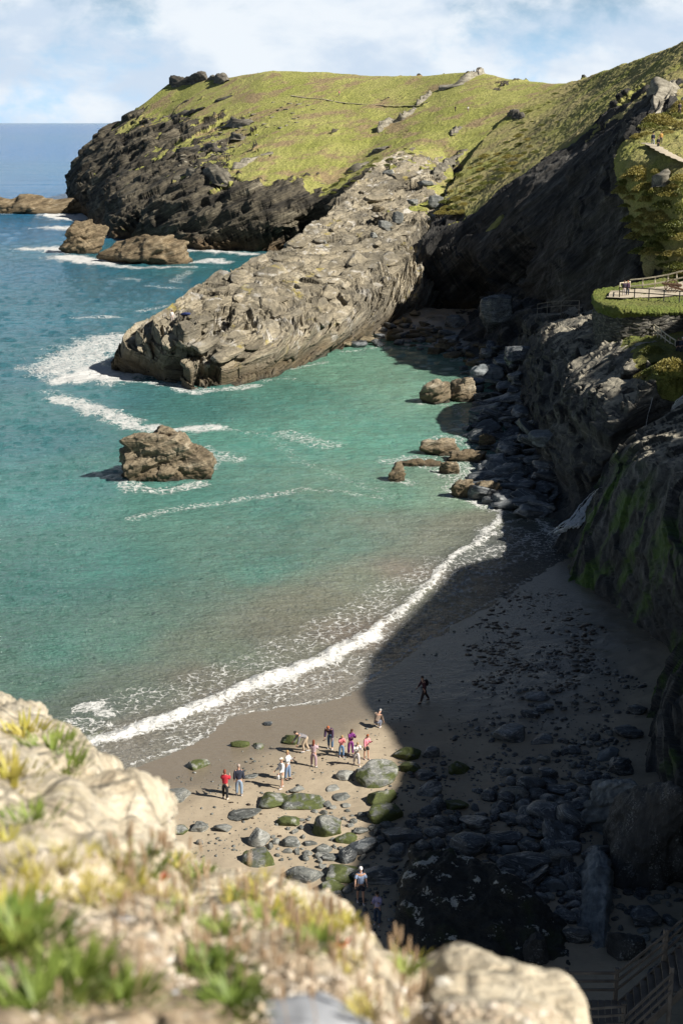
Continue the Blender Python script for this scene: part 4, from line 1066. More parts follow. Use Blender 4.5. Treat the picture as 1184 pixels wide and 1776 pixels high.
ridge_rock('lichened_rock', [((690,1700,51.5),(695,1580,54),(712,1484,57.5)), ((740,1720,50.5),(745,1600,53),(765,1486,57)), ((800,1720,50),(810,1620,52.5),(835,1500,56)), ((870,1740,49.5),(875,1640,52),(890,1535,55)), ((930,1750,49),(935,1670,51),(945,1580,54)), ((985,1740,49),(992,1680,50.5),(998,1625,53))],
           M['lichen'], 'huge black rock with a sloping crest and white lichen near the wooden stairway', 3, 3.5)
ridge_rock('pale_rock', [((1000,1445,.4),(1004,1412,1.6),(1035,1362,3.0)), ((1040,1458,.4),(1050,1405,2.0),(1068,1352,3.6)), ((1088,1455,.5),(1098,1405,2.2),(1108,1355,3.8))],
           M['paleboulder'], 'huge pale smooth rock leaning against the right hand wall', 7, 3, amp=.22)
ridge_rock('pale_rock', [((1003,1710,50.2),(1004,1620,53),(1018,1500,57.5)), ((1022,1715,50.2),(1028,1600,53.5),(1040,1472,58)), ((1052,1700,50.5),(1050,1590,53.5),(1060,1490,57.6))],
           M['paleboulder'], 'tall pale green grey slab standing between the lichened rock and the wall', 9, 3, amp=.14)
ridge_rock('speckled_rock', [((1052,1570,.3),(1062,1490,2.0),(1080,1385,4.2)), ((1095,1575,.4),(1105,1480,2.6),(1118,1375,5.0)), ((1150,1560,.6),(1160,1470,3.0),(1185,1370,6.0))],
           M['speck'], 'dark rock with white speckled face right of the leaning pale rocks', 12, 3, amp=.2)

# scattered stones: shared meshes, each an object
SM = [rockmesh('stone', 300 + i, M['darkrock'], (1, random.uniform(.6, .9), random.uniform(.35, .7)), 3, 9, .07, .35) for i in range(8)]
SG = [rockmesh('stone', 320 + i, M['boulder'], (1, random.uniform(.6, .9), random.uniform(.35, .7)), 3, 9, .07, .35) for i in range(6)]
SL = [rockmesh('flat_rock', 340 + i, M['darkrock'], (1, random.uniform(.5, .8), random.uniform(.2, .42)), 4, 8, .06, .75, bed=.18) for i in range(10)]
SB = [rockmesh('flat_rock', 360 + i, M['brownrock'], (1, random.uniform(.6, .8), random.uniform(.3, .5)), 4, 8, .06, .7, bed=.2) for i in range(5)]
def scatter(name, meshes, pts, label, cat, group, sizes, tilt=.2, sink=.3):
    for (px, py), s in zip(pts, sizes):
        g = hit(px, py); o = link(name, random.choice(meshes))
        o.location = (g[0], g[1], g[2] + s * (.25 - sink * .3)); o.scale = (s, s, s)
        o.rotation_euler = (random.uniform(-tilt, tilt), random.uniform(-tilt, tilt), random.uniform(0, 6.28)); tag(o, label, cat, group)
def inpoly(x, y, pl):
    c = False; n = len(pl)
    for i in range(n):
        x1, y1 = pl[i]; x2, y2 = pl[i - 1]
        if (y1 > y) != (y2 > y) and x < (x2 - x1) * (y - y1) / (y2 - y1) + x1: c = not c
    return c
def sample(pl, n, near=14, avoid=()):
    xs = [p[0] for p in pl]; ys = [p[1] for p in pl]; out = []; tries = 0
    while len(out) < n and tries < n * 60:
        tries += 1; x = random.uniform(min(xs), max(xs)); y = random.uniform(min(ys), max(ys))
        if not inpoly(x, y, pl): continue
        if any(((x - a) / near) ** 2 + ((y - b) / (near * .7)) ** 2 < 1 for a, b in out): continue
        if any(abs(x - a[1]) < a[3] * .5 and abs(y - a[2]) < a[4] * .5 for a in avoid): continue
        out.append((x, y))
    return out
pl = [(690,1420),(760,1400),(800,1420),(860,1340),(930,1310),(1060,1250),(1100,1330),(1010,1400),(1000,1500),(1030,1600),(960,1590),(850,1500),(720,1480),(640,1520),(600,1560),(600,1480)]
pts = sample(pl, 125, 15, RK)
pts = pts
scatter('stone', SM + SG[:2], pts, 'dark wave worn stone in the shaded jumble above the lichened rock', 'stone', 'stones in the shaded jumble on the beach', [random.uniform(.2, .62) * (1.15 if p[1] > 1380 else .8) for p in pts])
pl = [(860,1390),(960,1350),(1060,1400),(1000,1470),(1000,1570),(940,1540),(860,1480),(780,1450)]
pts = sample(pl, 34, 28, RK)
scatter('boulder', SM[:4] + SL[:5] + SG[:1], pts, 'dark boulder packed among others between the lichened rock and the pale rocks', 'boulder', 'packed boulders right of the lichened rock', [.35 + .85 * random.random() ** 1.6 for p in pts], .45)
pl = [(820,1330),(900,1190),(1000,1150),(1090,1230),(1060,1320),(960,1330)]
pts = sample(pl, 60, 12, RK)
scatter('stone', SM, pts, 'small dark stone strewn over the shaded sand near the right hand wall', 'stone', 'small stones on the shaded sand', [random.uniform(.09, .26) for p in pts])
pl = [(440,1470),(560,1400),(620,1400),(690,1430),(600,1560),(540,1530)]
pts = sample(pl, 46, 12, RK)
scatter('stone', SG, pts, 'small grey stone filling the gaps between the sunlit boulders', 'stone', 'small stones between the sunlit boulders', [random.uniform(.12, .34) for p in pts])
pl = [(1060,1530),(1110,1510),(1184,1540),(1184,1640),(1120,1650),(1050,1620)]
pts = sample(pl, 42, 12)
scatter('cobble', SM + SG, pts, 'pale cobble set in the shaded bank above the wooden stairway', 'stone', 'cobbles above the wooden stairway', [random.uniform(.2, .4) for p in pts], sink=.8)
for (px, py, w_, h_, mt, lb, sd_) in [(1120,1590,60,44,'darkrock','dark mossy rock hanging above the cobbled bank',21),(930,1650,46,60,'speck','upright speckled rock behind the pale slab near the stairway',22),(1085,1640,70,60,'speck','white speckled rock face between the pale slab and the stairway',23),(1160,1690,80,50,'darkrock','dark rock beside the upper rail of the stairway',24),
     (1078,1330,50,36,'darkrock','dark boulder wedged at the foot of the wall above the huge pale rock',25),(1040,1480,60,40,'darkrock','dark boulder beneath the huge leaning pale rock',26),(985,1470,50,34,'darkrock','dark boulder left of the huge leaning pale rock',27),(1000,1620,50,40,'darkrock','dark boulder in the gap right of the lichened rock',28),
     (990,1400,60,36,'darkrock','broad dark boulder up against the huge leaning pale rock',29),(1020,1350,44,26,'darkrock','angular dark boulder above the huge leaning pale rock',30),(1090,1270,52,30,'darkrock','dark boulder at the foot of the right hand wall',31),(1105,1230,40,24,'darkrock','smaller dark boulder higher along the foot of the right hand wall',32)]:
    M['speck'] = M['paleboulder'] if 'speck' not in M else M['speck']
    place_rock('boulder', px, py, w_, h_, M[mt], 400 + sd_, lb, 'boulder', sub=5, cuts=10, box_=.5, bed=.10)
pl = [(560,1300),(640,1230),(700,1380),(620,1400),(520,1350)]
pl = [(800,640),(870,600),(900,650),(905,700),(930,760),(940,800),(965,860),(935,900),(870,880),(820,850),(850,800),(800,740),(840,720)]
pts = sample(pl, 120, 13)
scatter('flat_rock', SL, pts, 'angular dark slab in the shaded boulder shore beside the bay', 'rock slab', 'slabs of the shaded boulder shore', [random.uniform(.9, 2.5) for p in pts], .35)
pl = [(580,595),(640,570),(720,545),(800,600),(870,590),(840,640),(700,598),(600,604)]
pts = sample(pl, 60, 11)
scatter('cave_stone', SB + SL[:4], pts, 'wet angular stone on the little beach at the head of the cove', 'stone', 'stones at the head of the cove', [random.uniform(.6, 1.8) for p in pts], .3)
for (px, py, w_, h_, mt, lb, sd_) in [(845,650,62,38,'paleboulder','smooth pale blue boulder highest in the shaded boulder shore',1),(862,545,60,60,'darkrock','tall shaded slab rock in front of the cave mouth',2),(905,618,60,36,'darkrock','flat topped shaded slab under the metal railing',3),
     (790,560,40,26,'darkrock','dark rock at the mouth of the left cave',4),(945,760,60,30,'paleboulder','broad flat blue slab midway along the boulder shore',5),(925,815,52,26,'darkrock','wedge shaped dark slab above the pool of the waterfall',6),(880,868,56,30,'darkrock','dark flat slab standing in the wash at the corner of the bay',7),(672,530,44,40,'stack','pale sunlit boulder wedged at the foot of the slate ledge',8)]:
    place_rock('boulder', px, py, w_, h_, M[mt], 400 + sd_, lb, 'boulder', sub=5, cuts=10, box_=.55, bed=.12)

# blocks lying on the ledge slope
for k_, (px, py, w_, h_, lb) in enumerate([(755,352,30,30,'big square grey block resting on the grass edge above the cave'),(648,408,16,12,'small pale upright block on the sloping slabs of the ledge'),(668,392,26,22,'blue grey block with shaded face in the middle of the upper ledge'),(655,362,28,14,'brown square block left of the gully on the upper ledge'),
       (690,378,26,26,'pointed striped block beside the grassy strip on the upper ledge'),(738,318,32,12,'thin flat slab at the foot of the stream gully'),(715,350,20,12,'small pale block among rubble under the gully'),(560,420,14,8,'small stone on the seaward slabs of the ledge'),(672,300,22,12,'rough block on the crag below the turf')]):
    p = hit(px, py + h_ * .4, BVH2); zd = zdepth(p); w = w_ * zd / F; h = h_ * zd / F
    o = link('ledge_block', rockmesh('ledge_block', 500 + k_, M['boulder'] if k_ != 3 else M['brownrock'], (w / 2, w / 2.4, h / 2), 4, 8, .05, .75, bed=.1)); o.location = (p[0], p[1] + .3 * w, p[2] + h * .35); o.rotation_euler = (0, .15, .4 * k_); tag(o, lb, 'rock')

# pebbles and weed: nobody could count them
def litter(name, mat, n, poly, smin, smax, flat, label, seed, zoff=0.0):
    r_ = np.random.default_rng(seed); V0, F0 = ico(1); xs = [p[0] for p in poly]; ys = [p[1] for p in poly]; VV = []; FF = []; k = 0
    while k < n:
        x = r_.uniform(min(xs), max(xs)); y = r_.uniform(min(ys), max(ys))
        if not inpoly(x, y, poly): continue
        g = Vector(atZ(x, y, 1.0)); z = bh(g.x, g.y) if False else None
        VV.append((g.x, g.y)); k += 1
    XY = np.array(VV); Z = beach_h(XY[:, 0], XY[:, 1])[0]
    # clump
    keep = fbm(np.stack([XY[:, 0] / 3, XY[:, 1] / 3, Z * 0 + seed], 1), 3) + .35 > r_.uniform(0, .9, len(XY)); XY = XY[keep]; Z = Z[keep]
    out = []; fc = []
    for i, ((x, y), z) in enumerate(zip(XY, Z)):
        s = smin * (smax / smin) ** (r_.random() ** 2.2); a = r_.uniform(0, 6.28); c, sn = math.cos(a), math.sin(a)
        v = V0 * np.array([s, s * r_.uniform(.5, .9), s * flat * r_.uniform(.6, 1.2)]) * (1 + .18 * r_.normal(size=(len(V0), 1)))
        v = np.stack([v[:, 0] * c - v[:, 1] * sn + x, v[:, 0] * sn + v[:, 1] * c + y, v[:, 2] + z + s * flat * .3], 1)
        out.append(v); fc.append(F0 + i * len(V0))
    o = link(name, mesh_np(name, np.concatenate(out), np.concatenate(fc), mat, True)); tag(o, label, kind='stuff'); return o
BP = [(270,1330),(420,1270),(600,1250),(700,1130),(820,1040),(930,980),(1010,1010),(1100,1110),(1130,1180),(1100,1330),(1020,1400),(1010,1560),(700,1600),(560,1560),(400,1500),(290,1450)]
litter('pebbles', M['boulder'], 5200, BP, .025, .13, .5, 'grey pebbles scattered over the sand', 1)
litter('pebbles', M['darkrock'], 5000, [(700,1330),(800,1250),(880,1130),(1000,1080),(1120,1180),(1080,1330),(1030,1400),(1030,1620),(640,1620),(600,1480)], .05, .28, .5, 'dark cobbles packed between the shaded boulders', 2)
litter('seaweed', M['weed'], 2600, [(800,1080),(880,1000),(960,1000),(1060,1080),(1000,1180),(900,1200),(820,1170)], .06, .34, .12, 'dark strands of seaweed washed up on the shaded sand', 3)
litter('seaweed', M['weed'], 260, [(350,1440),(430,1300),(620,1230),(700,1150),(760,1200),(560,1400),(420,1480)], .04, .16, .15, 'scraps of seaweed on the sunlit sand', 4)
# ---------------------------------------------------------------- terrace, wall, fences, steps, falls
ZT = 15.3
front = [(1027,511),(1031,521),(1045,529),(1075,534),(1110,535),(1150,535),(1200,533),(1300,530),(1420,528)]
backp = [(1032,505),(1045,500),(1065,497),(1095,492),(1125,487),(1160,482),(1200,476),(1300,462),(1420,445)]
fr = [Vector(atZ(x, y, ZT)) for x, y in front]; bk = [Vector(atZ(x, y, ZT)) for x, y in backp]
g = []
for f_, b_ in zip(fr, bk):
    m_ = [f_.lerp(b_, t) for t in (0, .25, .5, .75, 1)]
    col_ = [(f_.x + .35, f_.y + .5, ZT - 1.1, 1)] + [(f_.x - .1, f_.y - .25, ZT - .45, 1), (f_.x + .0, f_.y + .1, ZT, 1)] + [(q.x, q.y, ZT, 1) for q in m_[1:]] + [(b_.x, b_.y + .8, ZT - 3, 1)]
    g.append(col_)
ctrl = np.array(g).transpose(1, 0, 2)
t_ = M['turf'] = terrain_mat('terrace turf', ((.05, .05, .04),) * 4, ((.15, .21, .03), (.22, .24, .05), (.10, .14, .02), (.2, .17, .07)), S=1, gS=3, tide=False, brown=.3)
patch('terrace', ctrl, 150, 420, M['turf'], amp=.2, blur=.12, gamp=.22, tus=.5, gn=0)
# path surface on the terrace
bm = bmesh.new(); rows_ = []
for i in range(2, len(fr)):
    a, b_ = fr[i].lerp(bk[i], .28), fr[i].lerp(bk[i], .62 if i < 6 else .8)
    rows_.append((bm.verts.new((a.x, a.y, ZT + .26)), bm.verts.new((b_.x, b_.y, ZT + .27))))
for a, b_ in zip(rows_, rows_[1:]): bm.faces.new((a[0], b_[0], b_[1], a[1]))
tag(bmobj('terrace_path', bm, M['path']), kind='structure')
# masonry wall under the terrace, courses broken up
wl_ = []
lowp = [(1030,592),(1036,598),(1048,600),(1075,592),(1110,588),(1150,590),(1200,592),(1300,592),(1420,592)]
for f_, (lx, ly) in zip(fr, lowp):
    wl_.append([(f_.x + .25, f_.y + .1, 9.0), (f_.x + .22, f_.y + .15, 12.5), (f_.x + .3, f_.y + .3, ZT - .5), (f_.x + .9, f_.y + 1.4, ZT - .3)])
c = np.array(wl_).transpose(1, 0, 2); c = np.concatenate([c, np.zeros((*c.shape[:2], 1))], 2)
B = resample(c, 110, 420, .1); Pw = B[..., :3].reshape(-1, 3); N = normals(B).reshape(-1, 3)
V = Pw + N * (.10 * np.tanh(2 * perlin(np.stack([Pw[:, 0] * 1.2, Pw[:, 1] * 1.2, Pw[:, 2] * 4], 1))) + .06 * fbm(Pw * 1.5, 3) + .2 * fbm(Pw / 4, 2))[:, None]
V[:, :2] += 0
tag(link('retaining_wall', mesh_np('retaining_wall', V, gridfaces(110, 420), M['wall'])), 'curved dark slate masonry wall holding up the grassy terrace', 'wall')

def fence(name, tops, n_rails, hpost, label, mat, cat='fence', pw=.11, rail_h=(.98, .55), root=None, rz=.1, postlean=0):
    """tops: foot points (world); posts at each, rails between"""
    r = empty(name, tops[0]); tag(r, label, cat); o0 = Vector(tops[0])
    for q in tops:
        bm = bmesh.new(); v = Vector(q) - o0; box(bm, v - Vector((0, 0, .3)), v + Vector((0, 0, hpost)), pw, pw); bmobj('post', bm, mat, r)
    for k, f_ in enumerate(rail_h):
        bm = bmesh.new()
        for a, b_ in zip(tops, tops[1:]):
            a = Vector(a) - o0 + Vector((0, 0, hpost * f_)); b_ = Vector(b_) - o0 + Vector((0, 0, hpost * f_)); off = Vector((0, -pw * .75, 0))
            d = (b_ - a).normalized() * pw * .45
            box(bm, a + off - d * (k * 0), b_ + off, .06, rz)
        bmobj('rail', bm, mat, r)
    return r
zt = ZT + .2
fence('path_fence', [atZ(x, y, zt) for x, y in ((1073,516),(1099,517.5),(1124,519),(1150,521),(1177,523),(1204,525),(1232,527))], 2, 1.15, 'dark post and rail fence along the front edge of the terrace', M['darkwood'])
bfz = [(1091,505,zt,1.25),(1113,503,zt+.15,1.25),(1134.5,500,zt+.35,1.25),(1157,496,zt+.7,1.25),(1172,492,zt+1.0,1.25),(1190,488,zt+1.4,1.25),(1212,482,zt+1.9,1.25)]
fence('path_fence', [at(x, y, 166 - (x - 1091) * .02) for x, y, z_, h_ in bfz], 2, 1.35, 'pale sunlit post and rail fence climbing along the back of the terrace', M['wood'], rail_h=(.98, .42), rz=.15, pw=.14)
fence('path_fence', [atZ(1073, 516, zt), atZ(1073.5, 508, zt), atZ(1091, 505.5, zt)], 2, 1.15, 'short pale fence end closing the terrace at its left tip beside the two visitors', M['wood'])
# steps below the terrace with their handrail
sp = [(1125,577,152),(1132,583,149),(1139,589,146),(1145,594,143.5),(1152,600,141),(1160,606,138.5),(1169,612,136)]
spw = [at(*q) for q in sp]
fence('step_railing', [spw[0], spw[1], spw[2], spw[3], spw[4], spw[5], spw[6]], 2, 1.25, 'pale wooden handrail slanting down beside the steps under the masonry wall', M['wood'], rail_h=(.98, .55), rz=.12)
fence('step_railing', [at(1169,613,135.5), at(1181,612,135), at(1196,611,134.5)], 2, 1.2, 'short level pale railing at the foot of the steps in front of the two people', M['wood'])
st = empty('stone_steps', spw[0]); tag(st, 'narrow sunlit stone steps descending beside the slanting wooden handrail', 'steps'); o0 = Vector(spw[0])
for k_ in range(16):
    t = k_ / 15; a = Vector(spw[0]).lerp(Vector(spw[6]), t) - o0 + Vector((.25, .1, .05)); bm = bmesh.new()
    box(bm, a, a + Vector((1.5, .5, 0)), .55, .22); bmobj('step', bm, M['path'], st)
# metal railing on the lower rock platform
fence('metal_railing', [at(x, y, D) for x, y, D in ((931,546,196),(948,543,193),(972,541,190),(1003,541,186))], 2, 1.5, 'thin grey metal railing on the shaded rock platform near the cave', M['metalrail'], 'railing', pw=.07, rz=.05)
# cannon on its wheels
cn = empty('cannon', atZ(1163, 507, zt), -.1); tag(cn, 'old rusty cannon on two spoked wheels standing on the terrace', 'cannon')
bm = bmesh.new(); tube(bm, [(-1.1, .0, 1.0), (-.9, 0, .98), (.2, 0, .88), (1.0, 0, .80), (1.15, 0, .78)], [.10, .11, .15, .19, .10], 12); bmobj('barrel', bm, M['iron'], cn)
bm = bmesh.new(); box(bm, (-.3, -.22, .75), (1.9, -.12, .12), .1, .22); box(bm, (-.3, .22, .75), (1.9, .12, .12), .1, .22); box(bm, (0, -.75, .7), (0, .75, .7), .12, .12, (1, 0, 0)); bmobj('carriage', bm, M['iron'], cn)
for s_ in (-1, 1):
    bm = bmesh.new(); n_ = 20
    pts_ = [(.72 * math.cos(a) , s_ * .75, .7 + .72 * math.sin(a)) for a in [2 * math.pi * k / n_ for k in range(n_ + 1)]]
    for a, b_ in zip(pts_, pts_[1:]): box(bm, a, b_, .08, .09, (0, 1, 0))
    for k in range(10):
        a = 2 * math.pi * k / 10; box(bm, (0, s_ * .75, .7), (.7 * math.cos(a), s_ * .75, .7 + .7 * math.sin(a)), .05, .05, (0, 1, 0))
    tube(bm, [(0, s_ * .68, .7), (0, s_ * .84, .7)], .12, 10); bmobj('wheel', bm, M['iron'], cn)

# hillside footpath
def strip(name, pts, w, mat, bv, lift=.06, kind='structure', label=None, cat=None):
    P_ = [hit(x, y, bv) for x, y in pts]; bm = bmesh.new(); prev = None
    Q_ = []
    for a, b_ in zip(P_, P_[1:]):
        for k in range(5): Q_.append(a.lerp(b_, k / 5))
    Q_.append(P_[-1])
    for i, p_ in enumerate(Q_):
        d = (Q_[min(i + 1, len(Q_) - 1)] - Q_[max(i - 1, 0)]); d.z = 0; d.normalize(); s_ = Vector((-d.y, d.x, 0)) * w / 2 * (1 + .2 * math.sin(i * 1.7))
        r = [bm.verts.new(p_ + s_ * k + Vector((0, 0, lift + (.0 if abs(k) < 1 else -.05)))) for k in (-1, -.5, 0, .5, 1)]
        if prev:
            for k in range(4): bm.faces.new((prev[k], prev[k + 1], r[k + 1], r[k]))
        prev = r
    o = bmobj(name, bm, mat, None, True)
    if kind: o['kind'] = kind
    return o
strip('footpath', [(1118,252),(1130,255),(1142,262),(1152,268),(1165,274),(1178,280),(1195,287)], 1.5, M['path'], BVH2, .35)

# waterfall: a braided ribbon with thickness down the cleft
def fall(name, pts, label, seed=0):
    """many thin strands of falling water, spreading and crossing"""
    P_ = [hit(q[0], q[1]) for q in pts]; P_ = [p_ + (Vector((0, 0, H)) - p_).normalized() * (.15 + .15 * q[3]) for p_, q in zip(P_, pts)]; W_ = [q[3] for q in pts]
    bm = bmesh.new(); r0 = random.Random(seed + 3); N_s = 26 if W_[-1] > .2 else 4
    for s_ in range(N_s):
        off = r0.gauss(0, .30); ph = r0.uniform(0, 6.28); t0 = r0.uniform(0, .35) if s_ > 5 else 0; t1 = r0.uniform(.7, 1) if s_ > 5 else 1; n = 26; pl = []; rd = []
        for k in range(n):
            t = (t0 + (t1 - t0) * k / (n - 1)) * (len(P_) - 1); i = min(int(t), len(P_) - 2); f_ = t - i; p_ = P_[i].lerp(P_[i + 1], f_); w = W_[i] * (1 - f_) + W_[i + 1] * f_
            o_ = off + .10 * math.sin(ph + t * 3.1) + r0.uniform(-.04, .04)
            pl.append(p_ + Vector((o_ * w, r0.uniform(-.1, .1) * w - .05 * s_ / N_s, r0.uniform(-.05, .05) * w))); e = math.sin(math.pi * (k + .6) / (n + .2)) ** .5
            rd.append(max(.006, w * r0.uniform(.035, .085) * e))
        tube(bm, pl, rd, 5)
    o = bmobj(name, bm, M['fall'], None, True); tag(o, label, 'waterfall'); return o
fall('waterfall', [(1042,845,113.2,.3),(1030,858,113.2,.55),(1016,880,113.6,.75),(1004,898,114.2,.9),(990,912,115,1.1),(976,922,115.8,1.3),(964,929,116.4,1.0)], 'white waterfall pouring down a cleft onto the shaded end of the beach')
fall('waterfall', [(1192,684,0,.7),(1185,690,0,.7),(1177,698,0,.6),(1169,706,0,.45),(1164,712,0,.3)], 'upper white waterfall entering between mossy rocks at the right edge', 5)
fall('waterfall', [(1131,690,0,.05),(1127,705,0,.06),(1123,718,0,.05),(1120,735,0,.05),(1118,752,0,.03)], 'thin trickle of water down the black cleft left of the upper waterfall', 9)

# wooden stairway at the bottom right
W = M['stairwood']
sw = empty('wooden_stairway', atZ(1075, 1740, 6.6)); tag(sw, 'damp wooden stairway and landing with railings at the bottom right corner', 'stairway'); o0 = Vector(sw.location)
def wq(px, py, D): return Vector(at(px, py, D)) - o0
ZL = 6.3
def wz(px, py, z=ZL): return Vector(atZ(px, py, z)) - o0
# landing deck
A0, A1, A2, A3 = wz(968, 1735), wz(1070, 1735), wz(1075, 1830), wz(965, 1830)
for k in range(9):
    bm = bmesh.new(); t0 = k / 9 + .006; t1 = (k + 1) / 9 - .006; a = A0.lerp(A1, (t0 + t1) / 2); b_ = A3.lerp(A2, (t0 + t1) / 2); w_ = (A1 - A0).length * (t1 - t0)
    box(bm, a, b_, w_, .04); bmobj('deck_board', bm, W, sw)
bm = bmesh.new(); box(bm, A0 + Vector((0, 0, -.12)), A1 + Vector((0, 0, -.12)), .07, .2); bmobj('beam', bm, W, sw); bm = bmesh.new(); box(bm, A0.lerp(A3, .4) + Vector((0, 0, -.12)), A1.lerp(A2, .4) + Vector((0, 0, -.12)), .07, .18); bmobj('beam', bm, W, sw)
def pst(p_, h=1.15, low=.35, w_=.13):
    bm = bmesh.new(); box(bm, p_ - Vector((0, 0, low)), p_ + Vector((0, 0, h)), w_, w_, (0, 1, 0)); bmobj('post', bm, W, sw)
def rails(p_, q_, hs=(1.02, .72, .40)):
    for h in hs:
        bm = bmesh.new(); box(bm, p_ + Vector((0, -.07, h)), q_ + Vector((0, -.07, h)), .05, .10); bmobj('rail', bm, W, sw)
B0 = wz(980, 1733); B1 = wz(1066, 1733)
pst(B0); pst(B1); rails(B0, B1)
Bl = wz(940, 1770, 5.9); pst(Bl); rails(Bl, B0)
# front railing of the landing
C0 = wz(1000, 1800); C1 = wz(1078, 1792); pst(C1, 1.1); rails(C0 + Vector((-.8, 0, 0)), C1)
# flight rising to the right
up0 = wz(1072, 1740); 
U0, U1 = wz(1072, 1738), wz(1078, 1812); rise = Vector((1.55, .62, 1.15))
pst(U0 + rise * 1.0 + Vector((0, 0, -.1)), 1.25, 1.6, .15); rails(B1, U0 + rise * 1.0)
U2 = U0 + rise * 1.0; U3 = U2 + Vector((.95, .75, .35)); pst(U3, 1.2, 1.4); rails(U2, U3)
pst(U1 + rise, 1.2, 1.6); rails(U1, U1 + rise, (1.0, .7, .38))
for k in range(9):
    t = (k + .5) / 6.5; a = U0 + rise * t; b_ = U1 + rise * t; bm = bmesh.new(); d = (b_ - a) * .04; box(bm, a + d, b_ - d, .24, .045, (0, 0, 1)); bmobj('tread', bm, W, sw)
for q in (U0, U1):
    bm = bmesh.new(); box(bm, q + Vector((0, 0, -.12)), q + rise * 1.4 + Vector((0, 0, -.12)), .06, .28); bmobj('stringer', bm, W, sw)
for k in range(3):
    p_ = wz(975 + k * 48, 1775); bm = bmesh.new(); box(bm, p_ - Vector((0, 0, 6.5)), p_ - Vector((0, 0, .1)), .15, .15, (0, 1, 0)); bmobj('pile', bm, W, sw)
# ---------------------------------------------------------------- people
DG = lambda: bpy.context.evaluated_depsgraph_get()
def skin_mesh(name, verts, edges, radii, root=0, sub=1):
    me = bpy.data.meshes.new(name + ' skeleton'); me.from_pydata([tuple(v) for v in verts], edges, []); me.update()
    o = bpy.data.objects.new(name + ' tmp', me); COL.objects.link(o)
    md = o.modifiers.new('s', 'SKIN'); md.use_smooth_shade = True; md.branch_smoothing = .6
    ly = me.skin_vertices[0].data
    for i, r in enumerate(radii): ly[i].radius = r if hasattr(r, '__len__') else (r, r)
    for i in range(len(verts)): ly[i].use_root = (i == root)
    ss = o.modifiers.new('d', 'SUBSURF'); ss.levels = sub; ss.render_levels = sub
    bpy.context.view_layer.update()
    ev = o.evaluated_get(DG()); m2 = bpy.data.meshes.new_from_object(ev); m2.name = name
    bpy.data.objects.remove(o); bpy.data.meshes.remove(me)
    m2.polygons.foreach_set('use_smooth', [True] * len(m2.polygons))
    return m2
def rotx(v, a):  # pitch: positive bends forward (towards -Y)
    c, s = math.cos(a), math.sin(a); return Vector((v[0], v[1] * c - v[2] * s, v[1] * s + v[2] * c))

